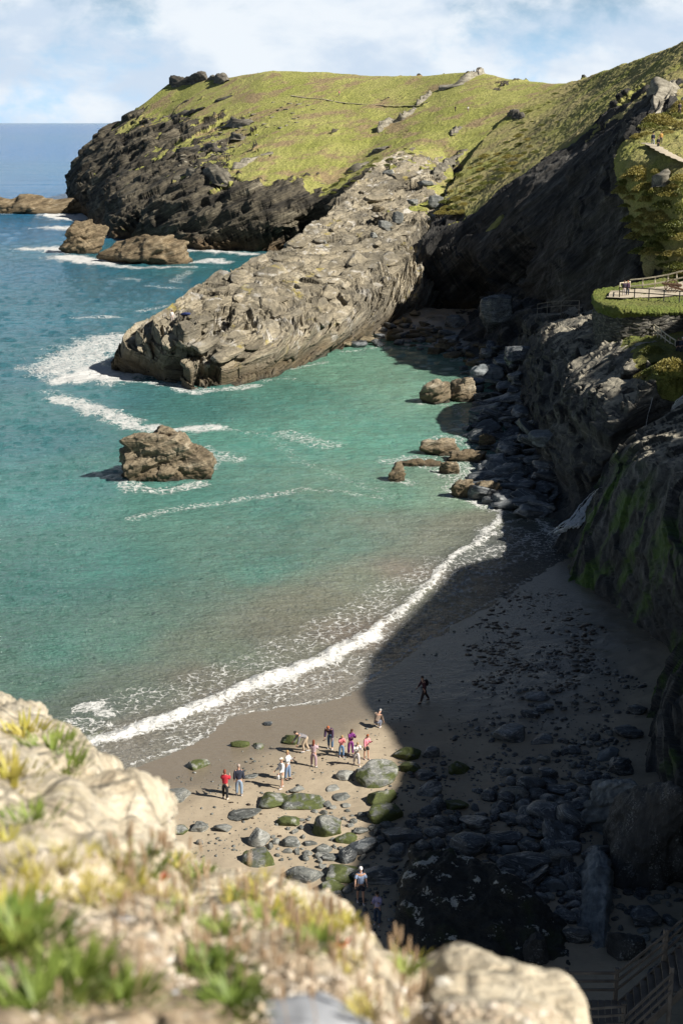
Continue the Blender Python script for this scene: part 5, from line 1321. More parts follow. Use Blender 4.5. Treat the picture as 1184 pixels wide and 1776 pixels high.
def person(px, py, h, face, lab, top, legs, hair=(.05, .03, .02), lean=0, head=0, arms=((5, 6, 12), (5, 6, 12)), lgs=((4, 2), (-4, 2)), skirt=None, sleeve=True, long=True, hairlen=0, hat=None, shoes=(.5, .5, .5), bv=None, group=None, fem=False, pos=None, leanback=False, name='person', splay=6, hoodie=False):
    """lean/head degrees forward; arms: (pitch forward, out, elbow) for left, right; lgs: (hip pitch, knee) ; face: heading, 0 looks at the camera"""
    g = pos or hit(px, py, bv)
    root = empty(name, g, R(face)); tag(root, lab, 'person', group)
    L = R(lean); th, shn = .245 * h, .246 * h; sw_ = (.088 if fem else .104) * h; hw = .050 * h
    up = Vector((0, 0, 1))
    legsj = []
    for i, (hp, kn) in enumerate(lgs):
        sx = 1 if i == 0 else -1; a = R(hp); k = R(kn)
        t_ = rotx(Vector((math.sin(R(splay)) * sx * .6, 0, -1)).normalized() * th, -a)      # hip pitch forward lifts knee to -Y
        s_ = rotx(Vector((0, 0, -1)) * shn, -(a - k))
        legsj.append((sx, t_, s_))
    drop = max(-(t.z + s.z) for _, t, s in legsj); pel = Vector((0, 0, drop + .045 * h))
    ch = lambda d, x=0, y=0: pel + rotx(Vector((x, y, d)), L)
    waist, chest, neckb = ch(.10 * h), ch(.22 * h), ch(.295 * h)
    hd = L * .6 + R(head); headc = neckb + rotx(Vector((0, -.01 * h, .105 * h)), hd); neck = neckb + rotx(Vector((0, 0, .03 * h)), hd)
    def limb_arm(i):
        sx = 1 if i == 0 else -1; pa, oa, el = arms[i]
        sh = ch(.275 * h, sx * sw_)
        d1 = rotx(Vector((math.sin(R(oa * .55)) * sx, 0, -math.cos(R(oa * .55)))), -R(pa)); e = sh + d1 * .165 * h
        d2 = rotx(Vector((math.sin(R(oa * .3)) * sx * (1 if el < 60 else -1.2), 0, -1)).normalized(), -R(pa + el)); w = e + d2 * .145 * h
        return sx, sh, e, w, d2
    A = [limb_arm(0), limb_arm(1)]
    # body: one continuous skin
    V = [pel, waist, chest, neckb, neck, headc - rotx(Vector((0, 0, .03 * h)), hd), headc + rotx(Vector((0, 0, .035 * h)), hd)]
    Rr = [(.085 * h, .066 * h), (.074 * h, .058 * h), (.092 * h, .066 * h), (.045 * h, .04 * h), .030 * h, (.040 * h, .047 * h), (.038 * h, .045 * h)]
    E_ = [(0, 1), (1, 2), (2, 3), (3, 4), (4, 5), (5, 6)]
    for sx, sh, e, w, d2 in A:
        k = len(V); V += [sh, sh.lerp(e, .5), e, e.lerp(w, .4), w, w + d2 * .045 * h]; Rr += [.034 * h, .029 * h, .024 * h, .023 * h, .016 * h, (.024 * h, .012 * h)]
        E_ += [(2, k), (k, k + 1), (k + 1, k + 2), (k + 2, k + 3), (k + 3, k + 4), (k + 4, k + 5)]
    LJ = []
    for sx, t_, s_ in legsj:
        hp = pel + Vector((sx * hw, 0, -.03 * h)); kn = hp + t_ + Vector((0, 0, .03 * h)); an = kn + s_; toe = an + Vector((sx * .01 * h, -.10 * h, -.025 * h))
        k = len(V); V += [hp, hp.lerp(kn, .5), kn, kn.lerp(an, .35), an, toe]; Rr += [.052 * h, .044 * h, .032 * h, .033 * h, .020 * h, (.022 * h, .014 * h)]
        E_ += [(0, k), (k, k + 1), (k + 1, k + 2), (k + 2, k + 3), (k + 3, k + 4), (k + 4, k + 5)]; LJ.append((sx, hp, kn, an, toe))
    bmsk = skin_mesh('body', V, E_, Rr)
    bm = bmesh.new(); bm.from_mesh(bmsk); bpy.data.meshes.remove(bmsk)
    for sx, sh, e, w, d2 in A:   # five fingers each, thumb from the side of the palm
        pal = w + d2 * .05 * h; sd = Vector((1, 0, 0)); fw = d2.cross(sd).normalized()
        for q, (off, ln) in enumerate(((-.014, .036), (-.005, .042), (.005, .040), (.013, .031))):
            b0 = pal + fw * off * h; c_ = (d2 * .8 + sd * -sx * .5).normalized()
            tube(bm, [b0 - d2 * .01 * h, b0 + d2 * ln * .5 * h, b0 + d2 * ln * .5 * h + c_ * ln * .5 * h], [.0052 * h, .005 * h, .0038 * h], 5)
        b0 = w + d2 * .02 * h - fw * .016 * h; tube(bm, [b0, b0 - fw * .014 * h + d2 * .014 * h, b0 - fw * .016 * h + d2 * .032 * h], [.0065 * h, .006 * h, .0042 * h], 5)
    # nose, ears, mouth ridge
    rh = lambda x, y, z: headc + rotx(Vector((x * h, y * h, z * h)), hd)
    tube(bm, [rh(0, -.040, .018), rh(0, -.052, -.004), rh(0, -.044, -.010)], [.005 * h, .009 * h, .006 * h], 6)
    tube(bm, [rh(-.014, -.042, -.026), rh(0, -.047, -.027), rh(.014, -.042, -.026)], [.003 * h, .005 * h, .003 * h], 5)
    for sx in (-1, 1): tube(bm, [rh(sx * .036, .002, .012), rh(sx * .043, .006, .002), rh(sx * .037, .004, -.014)], [.007 * h, .009 * h, .005 * h], 6)
    me = bpy.data.meshes.new('body'); bm.to_mesh(me); bm.free(); me.materials.append(M['skin']); me.polygons.foreach_set('use_smooth', [True] * len(me.polygons))
    link('body', me, root)
    for sx in (-1, 1):
        bm = bmesh.new(); bmesh.ops.create_uvsphere(bm, u_segments=8, v_segments=6, radius=.0065 * h, matrix=Matrix.Translation(rh(sx * .016, -.041, .006))); bmobj('eye', bm, M['eye'], root, True)
    # hair: a cap with length
    if hair:
        Vh, Fh = ico(3); c = headc + rotx(Vector((0, .006 * h, .022 * h)), hd); W_ = Vh * np.array([.049 * h, .056 * h, .056 * h])
        front_ = smooth(-.25, .45, -Vh[:, 1] - Vh[:, 2] * .55)          # open the face
        W_ = W_ * (1 - .30 * front_)[:, None]
        if hairlen:
            back = smooth(-.1, .4, Vh[:, 1]) * smooth(.2, -.6, Vh[:, 2]); W_[:, 2] -= back * hairlen * h; W_[:, 1] += back * .01 * h
        W_ = W_ * (1 + .06 * fbm(Vh * 5 + px, 2))[:, None]
        W2 = np.array([list(rotx(Vector(v), hd) + c) for v in W_])
        link('hair', mesh_np('hair', W2, Fh, cloth('hair%s' % (hair,), hair)), root)
    if hat:
        Vh, Fh = ico(2); W_ = Vh * np.array([.052 * h, .058 * h, .05 * h]); W_[:, 2] = np.maximum(W_[:, 2], -.005 * h)
        br = smooth(.5, .95, -Vh[:, 1]) * (np.abs(Vh[:, 2]) < .45); W_[:, 1] -= br * .045 * h
        W2 = np.array([list(rotx(Vector(v), hd) + headc + rotx(Vector((0, 0, .035 * h)), hd)) for v in W_]); link('cap', mesh_np('cap', W2, Fh, cloth('hat%s' % (hat,), hat)), root)
    # top
    k_ = 1.0 if not hoodie else 1.12
    V = [ch(.005 * h), ch(.10 * h), ch(.22 * h), ch(.285 * h), neckb + rotx(Vector((0, 0, .012 * h)), hd)]
    Rr = [(.108 * h * k_, .085 * h), (.098 * h * k_, .080 * h * k_), (.112 * h, .085 * h * k_), (.085 * h, .062 * h), .042 * h]; E_ = [(0, 1), (1, 2), (2, 3), (3, 4)]
    for sx, sh, e, w, d2 in A:
        k = len(V); pts = [sh, sh.lerp(e, .55)] + ([e, e.lerp(w, .5), e.lerp(w, .92)] if sleeve else [sh.lerp(e, .75)]); V += pts
        Rr += [.054 * h, .048 * h * k_] + ([.042 * h * k_, .039 * h * k_, .030 * h * k_] if sleeve else [.046 * h]); E_ += [(2, k)] + [(k + i, k + i + 1) for i in range(len(pts) - 1)]
    m_ = skin_mesh('shirt', V, E_, Rr, 1); m_.materials.append(cloth('top%s' % (top,), top)); link('jacket' if hoodie else 'shirt', m_, root)
    # legs
    V = [ch(.02 * h), pel + Vector((0, 0, -.02 * h))]; Rr = [(.095 * h, .078 * h), (.102 * h, .082 * h)]; E_ = [(0, 1)]
    for sx, hp, kn, an, toe in LJ:
        k = len(V); pts = [hp, hp.lerp(kn, .5)] + ([kn, kn.lerp(an, .5), kn.lerp(an, .93)] if long else [hp.lerp(kn, .78)])
        V += pts; Rr += [.072 * h, .063 * h] + ([.050 * h, .045 * h, .040 * h] if long else [.062 * h]); E_ += [(1, k)] + [(k + i, k + i + 1) for i in range(len(pts) - 1)]
    m_ = skin_mesh('trousers', V, E_, Rr, 1); m_.materials.append(cloth('leg%s' % (legs,), legs)); link('trousers' if long else 'shorts', m_, root)
    for sx, hp, kn, an, toe in LJ:
        m_ = skin_mesh('shoe', [an + Vector((0, .025 * h, -.028 * h)), an + Vector((0, -.02 * h, -.02 * h)), toe + Vector((0, -.012 * h, -.004 * h))], [(0, 1), (1, 2)], [.025 * h, .030 * h, (.028 * h, .02 * h)]); m_.materials.append(cloth('shoe%s' % (shoes,), shoes)); link('shoe', m_, root)
    return root, ch, A

NAVY, JEAN, WHITE, BLACK, GREYC, RED, PINK = (.025, .03, .05), (.17, .24, .36), (.72, .70, .68), (.018, .018, .02), (.20, .19, .20), (.45, .02, .035), (.75, .25, .28)
BLOND, AUBURN, BROWNH, DARKH, GREYH, REDH = (.42, .27, .12), (.19, .05, .025), (.09, .045, .02), (.02, .015, .012), (.35, .33, .31), (.36, .10, .035)
GRP = None
person(391, 1386, 1.66, 170, 'woman in a loose red jacket and black trousers with her back turned', RED, BLACK, AUBURN, arms=((25, 22, 108), (25, 22, 100)), hairlen=.05, fem=True, shoes=(.6, .55, .5), hoodie=True)
person(415, 1380, 1.78, 188, 'man in a navy jumper and pale blue jeans beside the woman in red', NAVY, (.24, .31, .40), (.40, .32, .27), arms=((-5, 14, 15), (-5, 14, 15)), hoodie=True)
person(489, 1367, 1.74, -60, 'person in a pale cap, long white top and beige shorts on the sand', WHITE, (.45, .38, .30), BLOND, hat=(.62, .55, .48), long=False, arms=((10, 10, 45), (10, 10, 50)), lgs=((8, 5), (-6, 5)), hoodie=True, fem=True)
person(499, 1352, 1.68, 60, 'blonde woman in white top and blue jeans behind the person in the pale cap', WHITE, JEAN, BLOND, arms=((20, 14, 108), (20, 14, 100)), hairlen=.05, fem=True, shoes=BLACK)
person(532, 1304, 1.74, -80, 'man in a grey shirt and beige trousers bending down towards the flat green boulder', GREYC, (.42, .33, .24), DARKH, lean=68, head=10, arms=((5, 8, 20), (25, 8, 15)), lgs=((35, 45), (5, 30)))
person(544, 1330, 1.58, 165, 'girl with long auburn hair and lilac outfit right of the bending man', (.46, .33, .36), (.36, .25, .29), AUBURN, arms=((25, 12, 108), (25, 12, 100)), hairlen=.14, fem=True, lgs=((3, 2), (-3, 2)), splay=12)
person(573, 1298, 1.75, -15, 'person in a navy and crimson jacket and blue jeans stooping over the sand', (.055, .03, .07), (.08, .14, .24), REDH, lean=38, head=28, arms=((0, 8, 15), (0, 10, 25)), lgs=((6, 4), (-2, 4)), hoodie=True)
person(592, 1313, 1.42, 10, 'child in a coral pink top and blue jeans left of the purple clad woman', PINK, (.11, .19, .32), BLOND, lean=12, head=30, arms=((30, 10, 108), (30, 10, 100)), fem=True)
person(608, 1309, 1.62, 25, 'woman in a purple coat with long brown hair between the two children in pink', (.15, .02, .16), (.17, .03, .17), BROWNH, lean=8, head=22, arms=((25, 8, 108), (25, 8, 100)), hairlen=.09, fem=True, hoodie=True)
person(618, 1327, 1.50, 15, 'child in a white hooded top and grey leggings nearest the camera in the sunlit group', WHITE, (.50, .46, .46), BLOND, lean=14, head=28, arms=((30, 14, 108), (30, 10, 100)), lgs=((14, 4), (-12, 4)), hoodie=True, shoes=WHITE)
person(635, 1317, 1.55, 35, 'girl with red hair, pink top and dark shorts right of the sunlit group', (.72, .26, .32), BLACK, REDH, lean=4, head=24, arms=((18, 6, 105), (4, 10, 12)), long=False, hairlen=.04, fem=True, shoes=(.5, .45, .45))
person(652, 1264, 1.72, 150, 'person in a brown jacket crouching on the edge of the shadow above the group', (.21, .155, .12), (.12, .13, .17), GREYH, lean=42, head=20, arms=((8, 6, 25), (12, 6, 25)), lgs=((98, 128), (88, 122)), hoodie=True)
r_, ch_, _a = person(735, 1218, 1.78, -70, 'man in dark maroon clothes walking alone across the shaded sand', (.05, .012, .02), (.055, .035, .03), DARKH, lean=8, head=12, arms=((-10, 8, 20), (22, 8, 20)), lgs=((22, 8), (-20, 12)), shoes=BLACK)
person(625, 1566, 1.78, 5, 'man in a pale blue shirt, white cap and dark shorts standing among the boulders', (.30, .38, .55), (.03, .03, .045), GREYH, hat=(.7, .66, .66), long=False, sleeve=False, arms=((15, 18, 50), (10, 20, 45)), lgs=((10, 6), (-8, 4)), shoes=WHITE)
person(654, 1604, 1.64, -20, 'woman with long dark hair and a lilac top beside the lichened rock', (.34, .31, .48), (.03, .05, .09), DARKH, arms=((20, 8, 108), (20, 8, 100)), hairlen=.10, fem=True, head=20)
person(299, 560, 1.78, 200, 'person in a white shirt and pale trousers standing on the tip of the slate ledge', (.75, .68, .62), (.42, .36, .32), BROWNH, bv=BVH2)
person(1080, 517, 1.75, 190, 'dark jacketed visitor at the left tip of the terrace fence, left one of two', (.03, .02, .04), (.45, .40, .38), BROWNH, pos=Vector(atZ(1081, 514, ZT + .2)), hoodie=True)
person(1088, 517, 1.68, 170, 'visitor in a plum jacket and dark trousers, right one of two at the terrace fence', (.06, .03, .06), (.04, .05, .08), REDH, pos=Vector(atZ(1087, 513, ZT + .2)), hoodie=True)
person(1131, 253, 1.82, 175, 'tall walker in a navy jacket and grey trousers on the hillside path', NAVY, (.24, .26, .30), DARKH, bv=BVH2, lgs=((16, 6), (-14, 8)), hoodie=True)
person(1140, 259, 1.66, 185, 'walker in black on the hillside path beside the tall one in navy', BLACK, BLACK, (.40, .30, .2), bv=BVH2, lgs=((-10, 6), (14, 8)), shoes=(.6, .6, .6))
person(1145, 250, 1.68, 175, 'walker in a mustard yellow top partly hidden behind the one in black', (.62, .36, .10), (.06, .05, .05), BROWNH, bv=BVH2)
person(1177, 199, 1.75, 180, 'two tone dark clad walker higher up the hillside near the right edge', (.035, .03, .035), (.05, .04, .04), DARKH, bv=BVH2)
person(1174, 611, 1.72, 5, 'dark haired visitor in black at the foot of the terrace steps', BLACK, (.05, .05, .06), BROWNH, pos=Vector(at(1174, 617, 133.5)), hoodie=True)
person(1181, 611, 1.76, -5, 'white haired visitor in a dark coat at the foot of the terrace steps', (.03, .035, .06), (.04, .045, .06), (.7, .68, .66), pos=Vector(at(1181, 617, 133.0)), hoodie=True)
person(295, 137, 1.8, 200, 'tiny figure standing on the crag at the seaward end of the headland', (.06, .06, .07), NAVY, DARKH, bv=BVH2, pos=hit(297, 142, BVH2) + Vector((0, 2, 0)))
person(789, 194, 1.75, 180, 'distant walker in black on the headland turf below the long rock outcrop', BLACK, BLACK, DARKH, bv=BVH2)
person(811, 194, 1.65, 180, 'distant walker with a white top right of the one in black on the headland', WHITE, (.3, .2, .2), DARKH, bv=BVH2)
person(588, 166, 1.7, 180, 'distant walker in pink crossing the headland turf on the upper path', PINK, GREYC, DARKH, bv=BVH2)
person(822, 126, 1.7, 180, 'distant figure on the skyline rocks, left one of two', NAVY, NAVY, DARKH, pos=hit(821, 130, BVH2))
person(829, 126, 1.7, 180, 'distant figure on the skyline rocks, right one of two', GREYC, NAVY, DARKH, pos=hit(829, 131, BVH2))
# things carried
def blob(name, p_, size, col, label, cat, seed, parent=None, rot=0):
    o = link(name, rockmesh(name, seed, cloth(name, col), size, 3, 4, .04, .5)); o.location = p_; o.rotation_euler = (0, 0, rot)
    tag(o, label, cat); return o
pw_ = r_.location; f_ = Matrix.Rotation(R(-70), 3, 'Z')
bp = empty('backpack', pw_ + f_ @ (ch_(.2 * 1.78) + Vector((0, .17, 0))), R(-70)); tag(bp, 'dark backpack on the back of the man walking across the shaded sand', 'backpack')
link('pack', rockmesh('pack', 61, cloth('pack', (.02, .012, .015)), (.15, .10, .24), 3, 3, .03, .7), bp)
o_ = link('pocket', rockmesh('pocket', 62, cloth('pack2', (.03, .015, .02)), (.11, .05, .10), 3, 3, .03, .7), bp); o_.location = (0, .09, -.08)
b_ = hit(486, 1345) ; blob('shoulder_bag', Vector((atZ(481, 1352, 1.2)[0], atZ(489, 1367, .3)[1] + .0, .95)), (.10, .13, .18), (.75, .74, .72), 'white bag carried at the hip by the person in the pale cap', 'bag', 63)
blob('holdall', hit(322, 546, BVH2) + Vector((0, 0, .15)), (.75, .35, .2), (.02, .035, .13), 'dark blue bag lying on the slate ledge right of the standing person', 'bag', 65)
blob('towel', hit(330, 548, BVH2) + Vector((0, 0, .08)), (.45, .3, .1), (.03, .05, .2), 'small dark blue bundle right of the bag on the slate ledge', 'bundle', 66)
# ---------------------------------------------------------------- the cliff top the picture is taken from
fc = [  # edge px,py,D  then: distances for lower rows
 (-260,1180,8.6), (-110,1184,8.3), (0,1196,7.9), (62,1206,7.5), (112,1250,7.0), (165,1286,6.6), (225,1312,6.3), (268,1358,6.0), (277,1384,5.8),
 (262,1412,5.4), (272,1450,5.0), (318,1482,4.8), (380,1506,4.6), (465,1512,4.4), (520,1530,4.2), (575,1556,4.05), (640,1622,3.85), (700,1664,3.7), (742,1680,3.6), (752,1655,3.5), (800,1634,3.45), (850,1640,3.4), (912,1652,3.3), (950,1690,3.2), (978,1738,3.1), (1004,1776,3.0), (1030,1830,2.9)]
cols = []
for px, py, D in fc:
    c = []
    e = at(px, py, D)
    c.append((e[0] * 1.35 + 1.2, e[1] + 5.5, 0.0, 0)); c.append((e[0] * 1.2 + .5, e[1] + 2.6, e[2] * .5, 0)); c.append((e[0] * 1.05 + .1, e[1] + .55, e[2] - 1.6, 0))
    if px > 735: e = (e[0], e[1], e[2] - .055)
    c.append((e[0], e[1] + .12, e[2] - .25, 0)); c.append((*e, 0))
    bx = px * .9 + 60; by = 1960; bD = 1.55
    for t, g in ((.16, .0), (.38, .5), (.62, .8), (.82, .9), (1, 1)):
        yy = py + (by - py) * t; xx = px + (bx - px) * t * .4; DD_ = 1 / ((1 - t) / D + t / bD)
        if px < 290: g = g * (.2 if t < .5 else 1)
        if px > 730: g = .0 if t < .7 else .4
        c.append((*at(xx, yy, DD_), g))
    l_ = c[-1]; c.append((l_[0] * .9, .5, 32.62, 1)); c.append((l_[0] * 1.5, -3, 32.7, 1)); c.append((l_[0] * 3, -14, 32.5, 1))
    cols.append(c)
ctrl = np.array(cols).transpose(1, 0, 2)
B = resample(ctrl, 420, 620, .12)
Pw = B[..., :3].reshape(-1, 3); N = -normals(B).reshape(-1, 3); N *= np.sign(N[:, 2:3] + 1e-6)
g = B[..., 3].ravel()
tt = np.array([-.5, .25, .82])
Qs = Pw + .35 * np.stack([fbm(Pw * .9, 3), fbm(Pw * .9 + 9, 3), fbm(Pw * .9 + 30, 3)], 1)
s_ = Qs @ (tt / np.linalg.norm(tt)) / .33; f_ = s_ - np.floor(s_)
dd = .075 * (smooth(.3, .7, f_) - f_) * (1 - g) + .09 * fbm(Pw * .8, 3) + .04 * fbm(Pw * 3.2, 4) + .035 * (1 - g) * np.tanh(3 * perlin(np.stack([Qs[:, 0] * 1.5, Qs[:, 1] * 1.5, s_ * 2], 1)))
dd += .02 * g * fbm(Pw * 11, 3)
far_ = np.clip(Pw[:, 1] * 0 + 1, 0, 1)
low = smooth(31, 10, Pw[:, 2]); dd = dd * (1 + 8 * low)
dd = dd * smooth(.3, 1.6, Pw[:, 1])
V = Pw + N * dd[:, None]
me = mesh_np('foreground_cliff', V, gridfaces(420, 620), M['fore'], True, {'grass': g})
tag(link('foreground_cliff', me), kind='structure')
def gravelbv():
    m = bpy.data.objects['foreground_cliff'].data; co = np.empty(len(m.vertices) * 3, dtype=np.float32); m.vertices.foreach_get('co', co)
    lv = np.empty(len(m.loops), dtype=np.int32); m.loops.foreach_get('vertex_index', lv); return BVHTree.FromPolygons(co.reshape(-1, 3).tolist(), lv.reshape(-1, 4).tolist())
BF = gravelbv()
def fh(px, py):
    r = BF.ray_cast(Vector((0, 0, H)), Vector(ray(px, py)).normalized())
    return r[0] if r[0] is not None and r[3] < 14 else None
# loose stones and crumbs
r_ = np.random.default_rng(8); V0, F0 = ico(1); vv, ff = [], []
n_ = 0
while n_ < 2600:
    x, y = r_.uniform(0, 1000), r_.uniform(1200, 1776); p_ = fh(x, y)
    if p_ is None: continue
    cl_ = perlin(np.array([[p_.x * 2, p_.y * 2, p_.z * 2]]))[0]
    if x > 725 and y < 1740 or (x < 290 and y < 1480): n_ += .2; continue
    if cl_ + .2 < r_.uniform(0, .6): n_ += .3; continue
    s = .003 * 4.2 ** (r_.random() ** 2.0); a = r_.normal(size=3); Q_, _ = np.linalg.qr(r_.normal(size=(3, 3)))
    v = (V0 * np.array([1, r_.uniform(.6, .9), r_.uniform(.4, .8)]) * s * (1 + .15 * r_.normal(size=(len(V0), 1)))) @ Q_ + np.array(p_) ; ff.append(F0 + len(vv) * len(V0)); vv.append(v); n_ += 1
def gravmat():
    t = NT('loose chippings'); w = t.n('ShaderNodeTexVoronoi'); t.l(t.pos, w.inputs['Vector']); w.inputs['Scale'].default_value = 30
    c = t.ramp(w.outputs['Color'], [(.1, (.30, .24, .18)), (.4, (.50, .40, .29)), (.7, (.60, .52, .42)), (.9, (.78, .73, .66))]); return t.fin(c, .85)
o = link('gravel', mesh_np('gravel', np.concatenate(vv), np.concatenate(ff), gravmat())); tag(o, 'pale and brown chippings strewn over the foreground soil', kind='stuff')

def blades(bm, base, n, ln, spread, w, up=1.0, rr=None, droop=.5):
    for _ in range(n):
        a = rr.uniform(0, 6.28); l = ln * rr.uniform(.5, 1.1); o_ = Vector((math.cos(a), math.sin(a), 0)); st = base + o_ * spread * rr.uniform(0, .6)
        d = (o_ * rr.uniform(.2, 1.0) * droop * 1.6 + Vector((0, 0, up))).normalized(); sd = Vector((-o_.y, o_.x, 0)); pv = None; p_ = st.copy()
        for k in range(5):
            t = k / 4; ww = w * (1 - t ** 1.5) + .0002
            r = (bm.verts.new(p_ - sd * ww), bm.verts.new(p_ + sd * ww))
            if pv: bm.faces.new((pv[0], pv[1], r[1], r[0]))
            pv = r; d = (d + Vector((0, 0, -droop * .28)) + o_ * .05).normalized(); p_ = p_ + d * l / 4
class RR:
    def __init__(s, k): s.r = random.Random(k)
    def uniform(s, a, b): return s.r.uniform(a, b)
rr = RR(4)
TU = [ # px py n length spread mat label
 (30,1640,150,.13,.13,'leaf','largest lush green tuft at the lower left corner of the foreground'), (130,1700,150,.12,.12,'leaf','bright green tuft at the bottom edge left of the dry stems'), (60,1745,120,.11,.12,'leaf','green tuft touching the bottom left edge'),
 (210,1735,90,.10,.09,'leaf','green tuft at the bottom just right of the bright one'), (20,1590,70,.10,.10,'leafdry','yellow green tuft above the largest one at the left edge'),
 (370,1690,120,.11,.08,'leaf','spiky green tuft at the bottom centre left'), (400,1745,110,.10,.08,'leaf','star shaped green tuft at the bottom centre above the grey stone'), (380,1620,60,.08,.07,'leaf','green tuft above the spiky one in the middle of the foreground'),
 (225,1500,60,.08,.11,'leaf','long low green spray near the cliff edge left of the red leaves'), (265,1512,50,.08,.09,'leaf','green leaves beside the red leaves near the cliff edge'), (310,1505,60,.09,.09,'leafdry','green and pink plant on the cliff edge below the flat beach stone'), (345,1520,50,.08,.09,'leaf','green cluster right of the pink green plant on the edge'),
 (90,1300,70,.16,.16,'leaf','green tuft hanging on the pale outcrop at the left'), (115,1335,50,.15,.10,'leaf','trailing green leaves down the crack of the pale outcrop'), (40,1278,60,.15,.2,'leafdry','yellow green mat on top of the pale outcrop'), (15,1350,60,.15,.15,'leafdry','yellowed plant mat at the left edge under the outcrop top'), (50,1425,50,.10,.12,'leaf','thin green tuft at the left in front of the outcrop'), (15,1460,30,.08,.08,'leafdry','small yellow tuft at the left edge'),
 (570,1620,80,.07,.06,'leafdry','yellow green succulent clump right of centre on the cliff edge'), (545,1640,60,.08,.06,'leaf','green clump with orange leaves right of centre'), (600,1600,50,.06,.05,'leafdry','yellow clump near the flowering tips on the edge'), (450,1600,60,.08,.07,'leaf','green clump among the dry stems in the middle'), (480,1570,50,.07,.07,'leafdry','yellow green clump among the dry stems'),
 (700,1690,34,.12,.04,'leaf','few long arching green blades against the dark rock'), (440,1500,30,.05,.06,'leafdry','tiny yellow tuft on the edge under the split pale slab'), (500,1610,50,.07,.06,'leafdry','pale green tuft behind the yellow succulent'), (300,1590,40,.06,.06,'leaf','small green rosette in the bare soil'), (420,1560,40,.06,.06,'leaf','small green tuft on the soil behind the dry stems'),
]
for px, py, n, ln, sp_, mt, lb in TU:
    p_ = fh(px, py)
    if p_ is None: continue
    bm = bmesh.new(); blades(bm, Vector((0, 0, -.005)), int(n * 1.5), ln * .58, sp_ * 1.25, .0042 * (1.3 if ln > .12 else 1), rr=rr, droop=.55)
    o = bmobj('grass_tuft' if 'tuft' in lb else 'leafy_plant', bm, M[mt]); o.location = p_; tag(o, lb, 'plant')
for px, py, lb in ((278,1528,'small cluster of red leaves on the cliff edge'), (588,1648,'orange red leaf cluster beside the green clump at the edge'), (14,1618,'red stemmed leaf at the far left of the lower tuft')):
    p_ = fh(px, py)
    if p_ is None: continue
    bm = bmesh.new(); blades(bm, Vector((0, 0, 0)), 7, .035, .02, .006, rr=rr); o = bmobj('red_leaves', bm, M['redleaf']); o.location = p_; tag(o, lb, 'plant')
# plantain stems with seed heads
k_ = 0
SPK = [(210,1480),(222,1470),(236,1478),(250,1474),(262,1466),(275,1482),(290,1470),(300,1480),(318,1484),(345,1500),(352,1478),(358,1510),(425,1530),(428,1515),(474,1535),(482,1528),(500,1560),(512,1575),(455,1585),(466,1570),(488,1600),(530,1600),(560,1585),(538,1545),(556,1560),(700,1670),(690,1668),(704,1684),(352,1650),(344,1640),(330,1700),(240,1690),(232,1720),(190,1640),(196,1700),(470,1690),(478,1660),(420,1620),(612,1620),(400,1655),(510,1640),(525,1665),(100,1760),(690,1725),(550,1740),(500,1745)]
for _ in range(95):
    x_ = random.uniform(190, 720); SPK.append((x_, 1470 + max(0, x_ - 300) * .42 + random.uniform(0, 150)))
for px, py in SPK:
    p_ = fh(px + rr.uniform(-3, 3), py + 42)
    if p_ is None: continue
    bm = bmesh.new(); hh = rr.uniform(.06, .10) * (.75 + p_.y * .09); dx, dy = rr.uniform(-.25, .25) * hh, rr.uniform(-.2, .2) * hh
    tube(bm, [(0, 0, 0), (dx * .3, dy * .3, hh * .4), (dx, dy, hh)], [.0011, .0010, .0009], 5); root = bmobj('dry_plantain', bm, M['seed']); root.location = p_
    bm = bmesh.new(); tube(bm, [(dx, dy, hh * .95), (dx * 1.1, dy * 1.1, hh * 1.08), (dx * 1.2, dy * 1.2, hh * 1.25), (dx * 1.3, dy * 1.3, hh * 1.42)], [.0024, .0044, .0040, .0014], 8)
    for v in bm.verts: v.co += Vector([rr.uniform(-.0006, .0006) for _ in range(3)])
    bmobj('seed_head', bm, M['seed'], root); tag(root, 'dry brown plantain stem with a seed spike in the foreground', 'plant', 'dry plantain stems along the cliff edge')
# stones lying in the foreground
def fstone(px, py, w_, mt, lb, sd_, flat=.45, rz=0, ry=0):
    p_ = fh(px, py); 
    if p_ is None: return
    w = w_ * (p_ - Vector((0, 0, H))).length / F / 2
    o = link('loose_stone', rockmesh('loose_stone', sd_, mt, (w, w * .7, w * flat), 4, 9, .06, .6)); o.location = p_; o.rotation_euler = (0, ry, rz); tag(o, lb, 'stone')
M['slateflat'] = plain('blue grey slate', (.30, .31, .33), .7, .15, 6, .01); M['palestone'] = plain('pale bleached stone', (.62, .58, .50), .85, .15, 6, .01)
fstone(540, 1765, 210, M['slateflat'], 'big flat blue grey slate at the bottom edge of the foreground', 71, .25, -.35)
fstone(640, 1738, 26, M['palestone'], 'white pebble on the soil right of the flat slate', 72)
fstone(770, 1705, 34, M['palestone'], 'pale grey stone in the hollow left of the foreground rock', 73)
fstone(300, 1722, 22, M['slateflat'], 'small grey stone in the bare soil at the bottom', 74); fstone(262, 1625, 26, M['palestone'], 'pale stone in the bare soil in the middle left', 75); fstone(215, 1595, 22, M['slateflat'], 'dark grey stone in the bare soil', 76, .6)
fstone(185, 1555, 26, M['palestone'], 'cream stone high on the bare soil', 77); fstone(108, 1510, 36, M['brownrock'], 'brown stone below the pale outcrop', 78); fstone(560, 1700, 20, M['palestone'], 'small white stone above the flat slate', 79)
